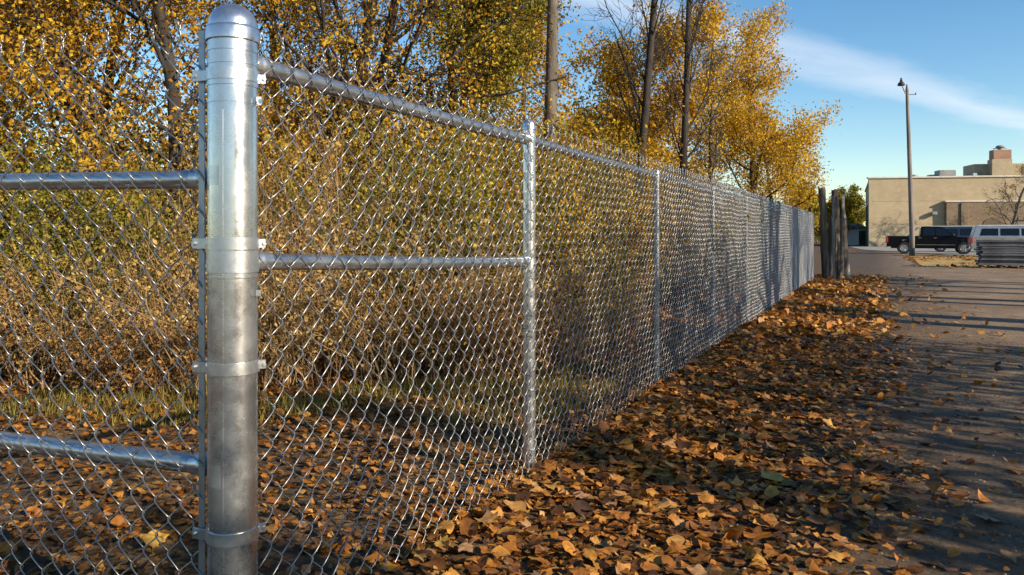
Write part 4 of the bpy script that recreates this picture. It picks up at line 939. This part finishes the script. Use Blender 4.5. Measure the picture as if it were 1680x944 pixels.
for cx in (11.9, 17.3): bpart(archway(cx, 2.0, 2.1, -.6), 'blind_arch', 'dark_brown', an)
lampw = bpart(MB().box((6.35, -.32, 3.55), (.5, .55, .35), 0, .05), 'wall_lamp', 'duct')
for x in (23.5, ): bpart(MB().tube([(x, -.08, .1), (x, -.08, bh - .1)], .06, 8), 'downpipe', 'coping')
for z in (2.45, 4.9): bpart(MB().box((4.0, -.012, z), (7.2, .03, .05), 0, .005), 'wall_joint', 'beige_wall')
for x in (3.9, 5.2): bpart(MB().box((x, -.05, .9), (.35, .14, .5), 0, .02), 'meter_box', 'duct')
for nm, mb_, mt in [('roof_unit', MB().box((8.6, 3, bh + .55), (1.7, 1.5, .9), 0, .05), 'duct'), ('roof_unit', MB().box((7.3, 3.2, bh + .25), (.7, 1.0, .6), 0, .05), 'duct'), ('roof_vent', MB().lathe([(.3, bh - .3), (.3, bh + .35), (.45, bh + .36), (.4, bh + .55), (.001, bh + .6)], (5.4, 3, 0), 12), 'duct'), ('roof_vent', MB().box((11.7, 3.6, bh + .3), (1.0, 1.0, .8), .3, .05), 'duct')]:
    bpart(mb_, nm, mt)
pt = bpart(MB().box((13.3, 5, bh + .75), (3.2, 3, 1.9), 0, .02), 'penthouse', 'beige_wall')
bpart(MB().prism([(14.7, bh), (17.4, bh), (17.1, bh + 1.2), (16.6, bh + 1.7), (14.7, bh + 1.75)], 3.6, 6.6, .02), 'penthouse', 'beige_wall')
st_ = bpart(MB().box((14.1, 3.1, bh + 1.0), (2.0, 1.2, 2.2), 0, .02), 'chimney', 'beige_wall')
bpart(MB().box((14.15, 3.1, bh + 2.6), (1.8, 1.1, 1.05), 0, .03), 'chimney_top', 'tan_brick', st_)
bpart(MB().lathe([(.25, 0), (.25, .25), (.5, .3), (.35, .5), (.001, .55)], (14.15, 3.1, bh + 3.12), 12).box((14.1, 3.1, bh + 3.3), (1.3, .1, .08)), 'chimney_cowl', 'duct', st_)
# small bare tree in front of the annex, shrub tree beyond the drive, distant things
ST2 = dict(OPEN, kids=[12, 8, 5], wob=[.10, .16, .2, .25], start=[.2, .15, .1, .1])
tree('small_tree', 'bare pale-limbed tree in front of the brown annex wall', (48.9, 76.5, 0), 7.2, .22, dict(ST2, rmin=.018, ang=[(45, 80), (30, 65), (25, 65)], len=[(.4, .62), (.35, .6), (.4, .7)]), 'leaf_tan', 700, (.10, .18), 501, 'bark_grey', (.05, 0))
for k, (x, y, H, lf, lb) in enumerate([(45.5, 104, 6.8, 'leaf_olive', 'olive green tree at the end of the lane left of the building'), (40.5, 96, 5.6, 'leaf_gold', 'yellowing tree at the end of the lane behind the wooden posts'), (46.5, 118, 8.0, 'leaf_olive', 'taller tree at the lane end against the building side'), (42, 112, 7.0, 'leaf_olive', 'round tree furthest left beyond the lane')]):
    tree('lane_end_tree', lb, (x, y, 0), H, .16, dict(OPEN, rmin=.012, start=[.1, .1, .1, .1]), lf, 5500, (.22, .40), 520 + k, 'bark', (0, 0), 'trees at the end of the lane', .5)
hs_ = thing('white_shed', 'small white outbuilding under the trees at the lane end', 'shed', (42.9, 97.5, 0))
obj('wall', MB().box((0, 0, 1.0), (3.0, 3, 2.0)).mesh('wall', M['white_paint']), hs_)
obj('roof', MB().prism([(-1.8, 1.95), (1.8, 1.95), (0, 2.7)], -1.7, 1.7).mesh('roof', M['duct']), hs_)
obj('door', MB().box((.6, -1.52, .9), (.9, .06, 1.8), 0, .01).mesh('door', M['green_door']), hs_)
# far wood that closes the horizon
fr_ = np.random.RandomState(900); n = 16000; a = fr_.uniform(-.75, 1.25, n); d = fr_.uniform(170, 200, n); top = 7 + 2.5 * vnoise(a * 40, a * 0, 1.0, 91)
P = np.stack([d * np.sin(a), d * np.cos(a), fr_.uniform(0, 1, n) * top], 1); v, f, c_ = leaf_cards(P, fr_.uniform(1.0, 2.0, n), fr_)
tag(MB().add(v, f, c_).build('far_wood', M['leaf_olive']), 'far-off wood closing the horizon', 'wood', kind='stuff')
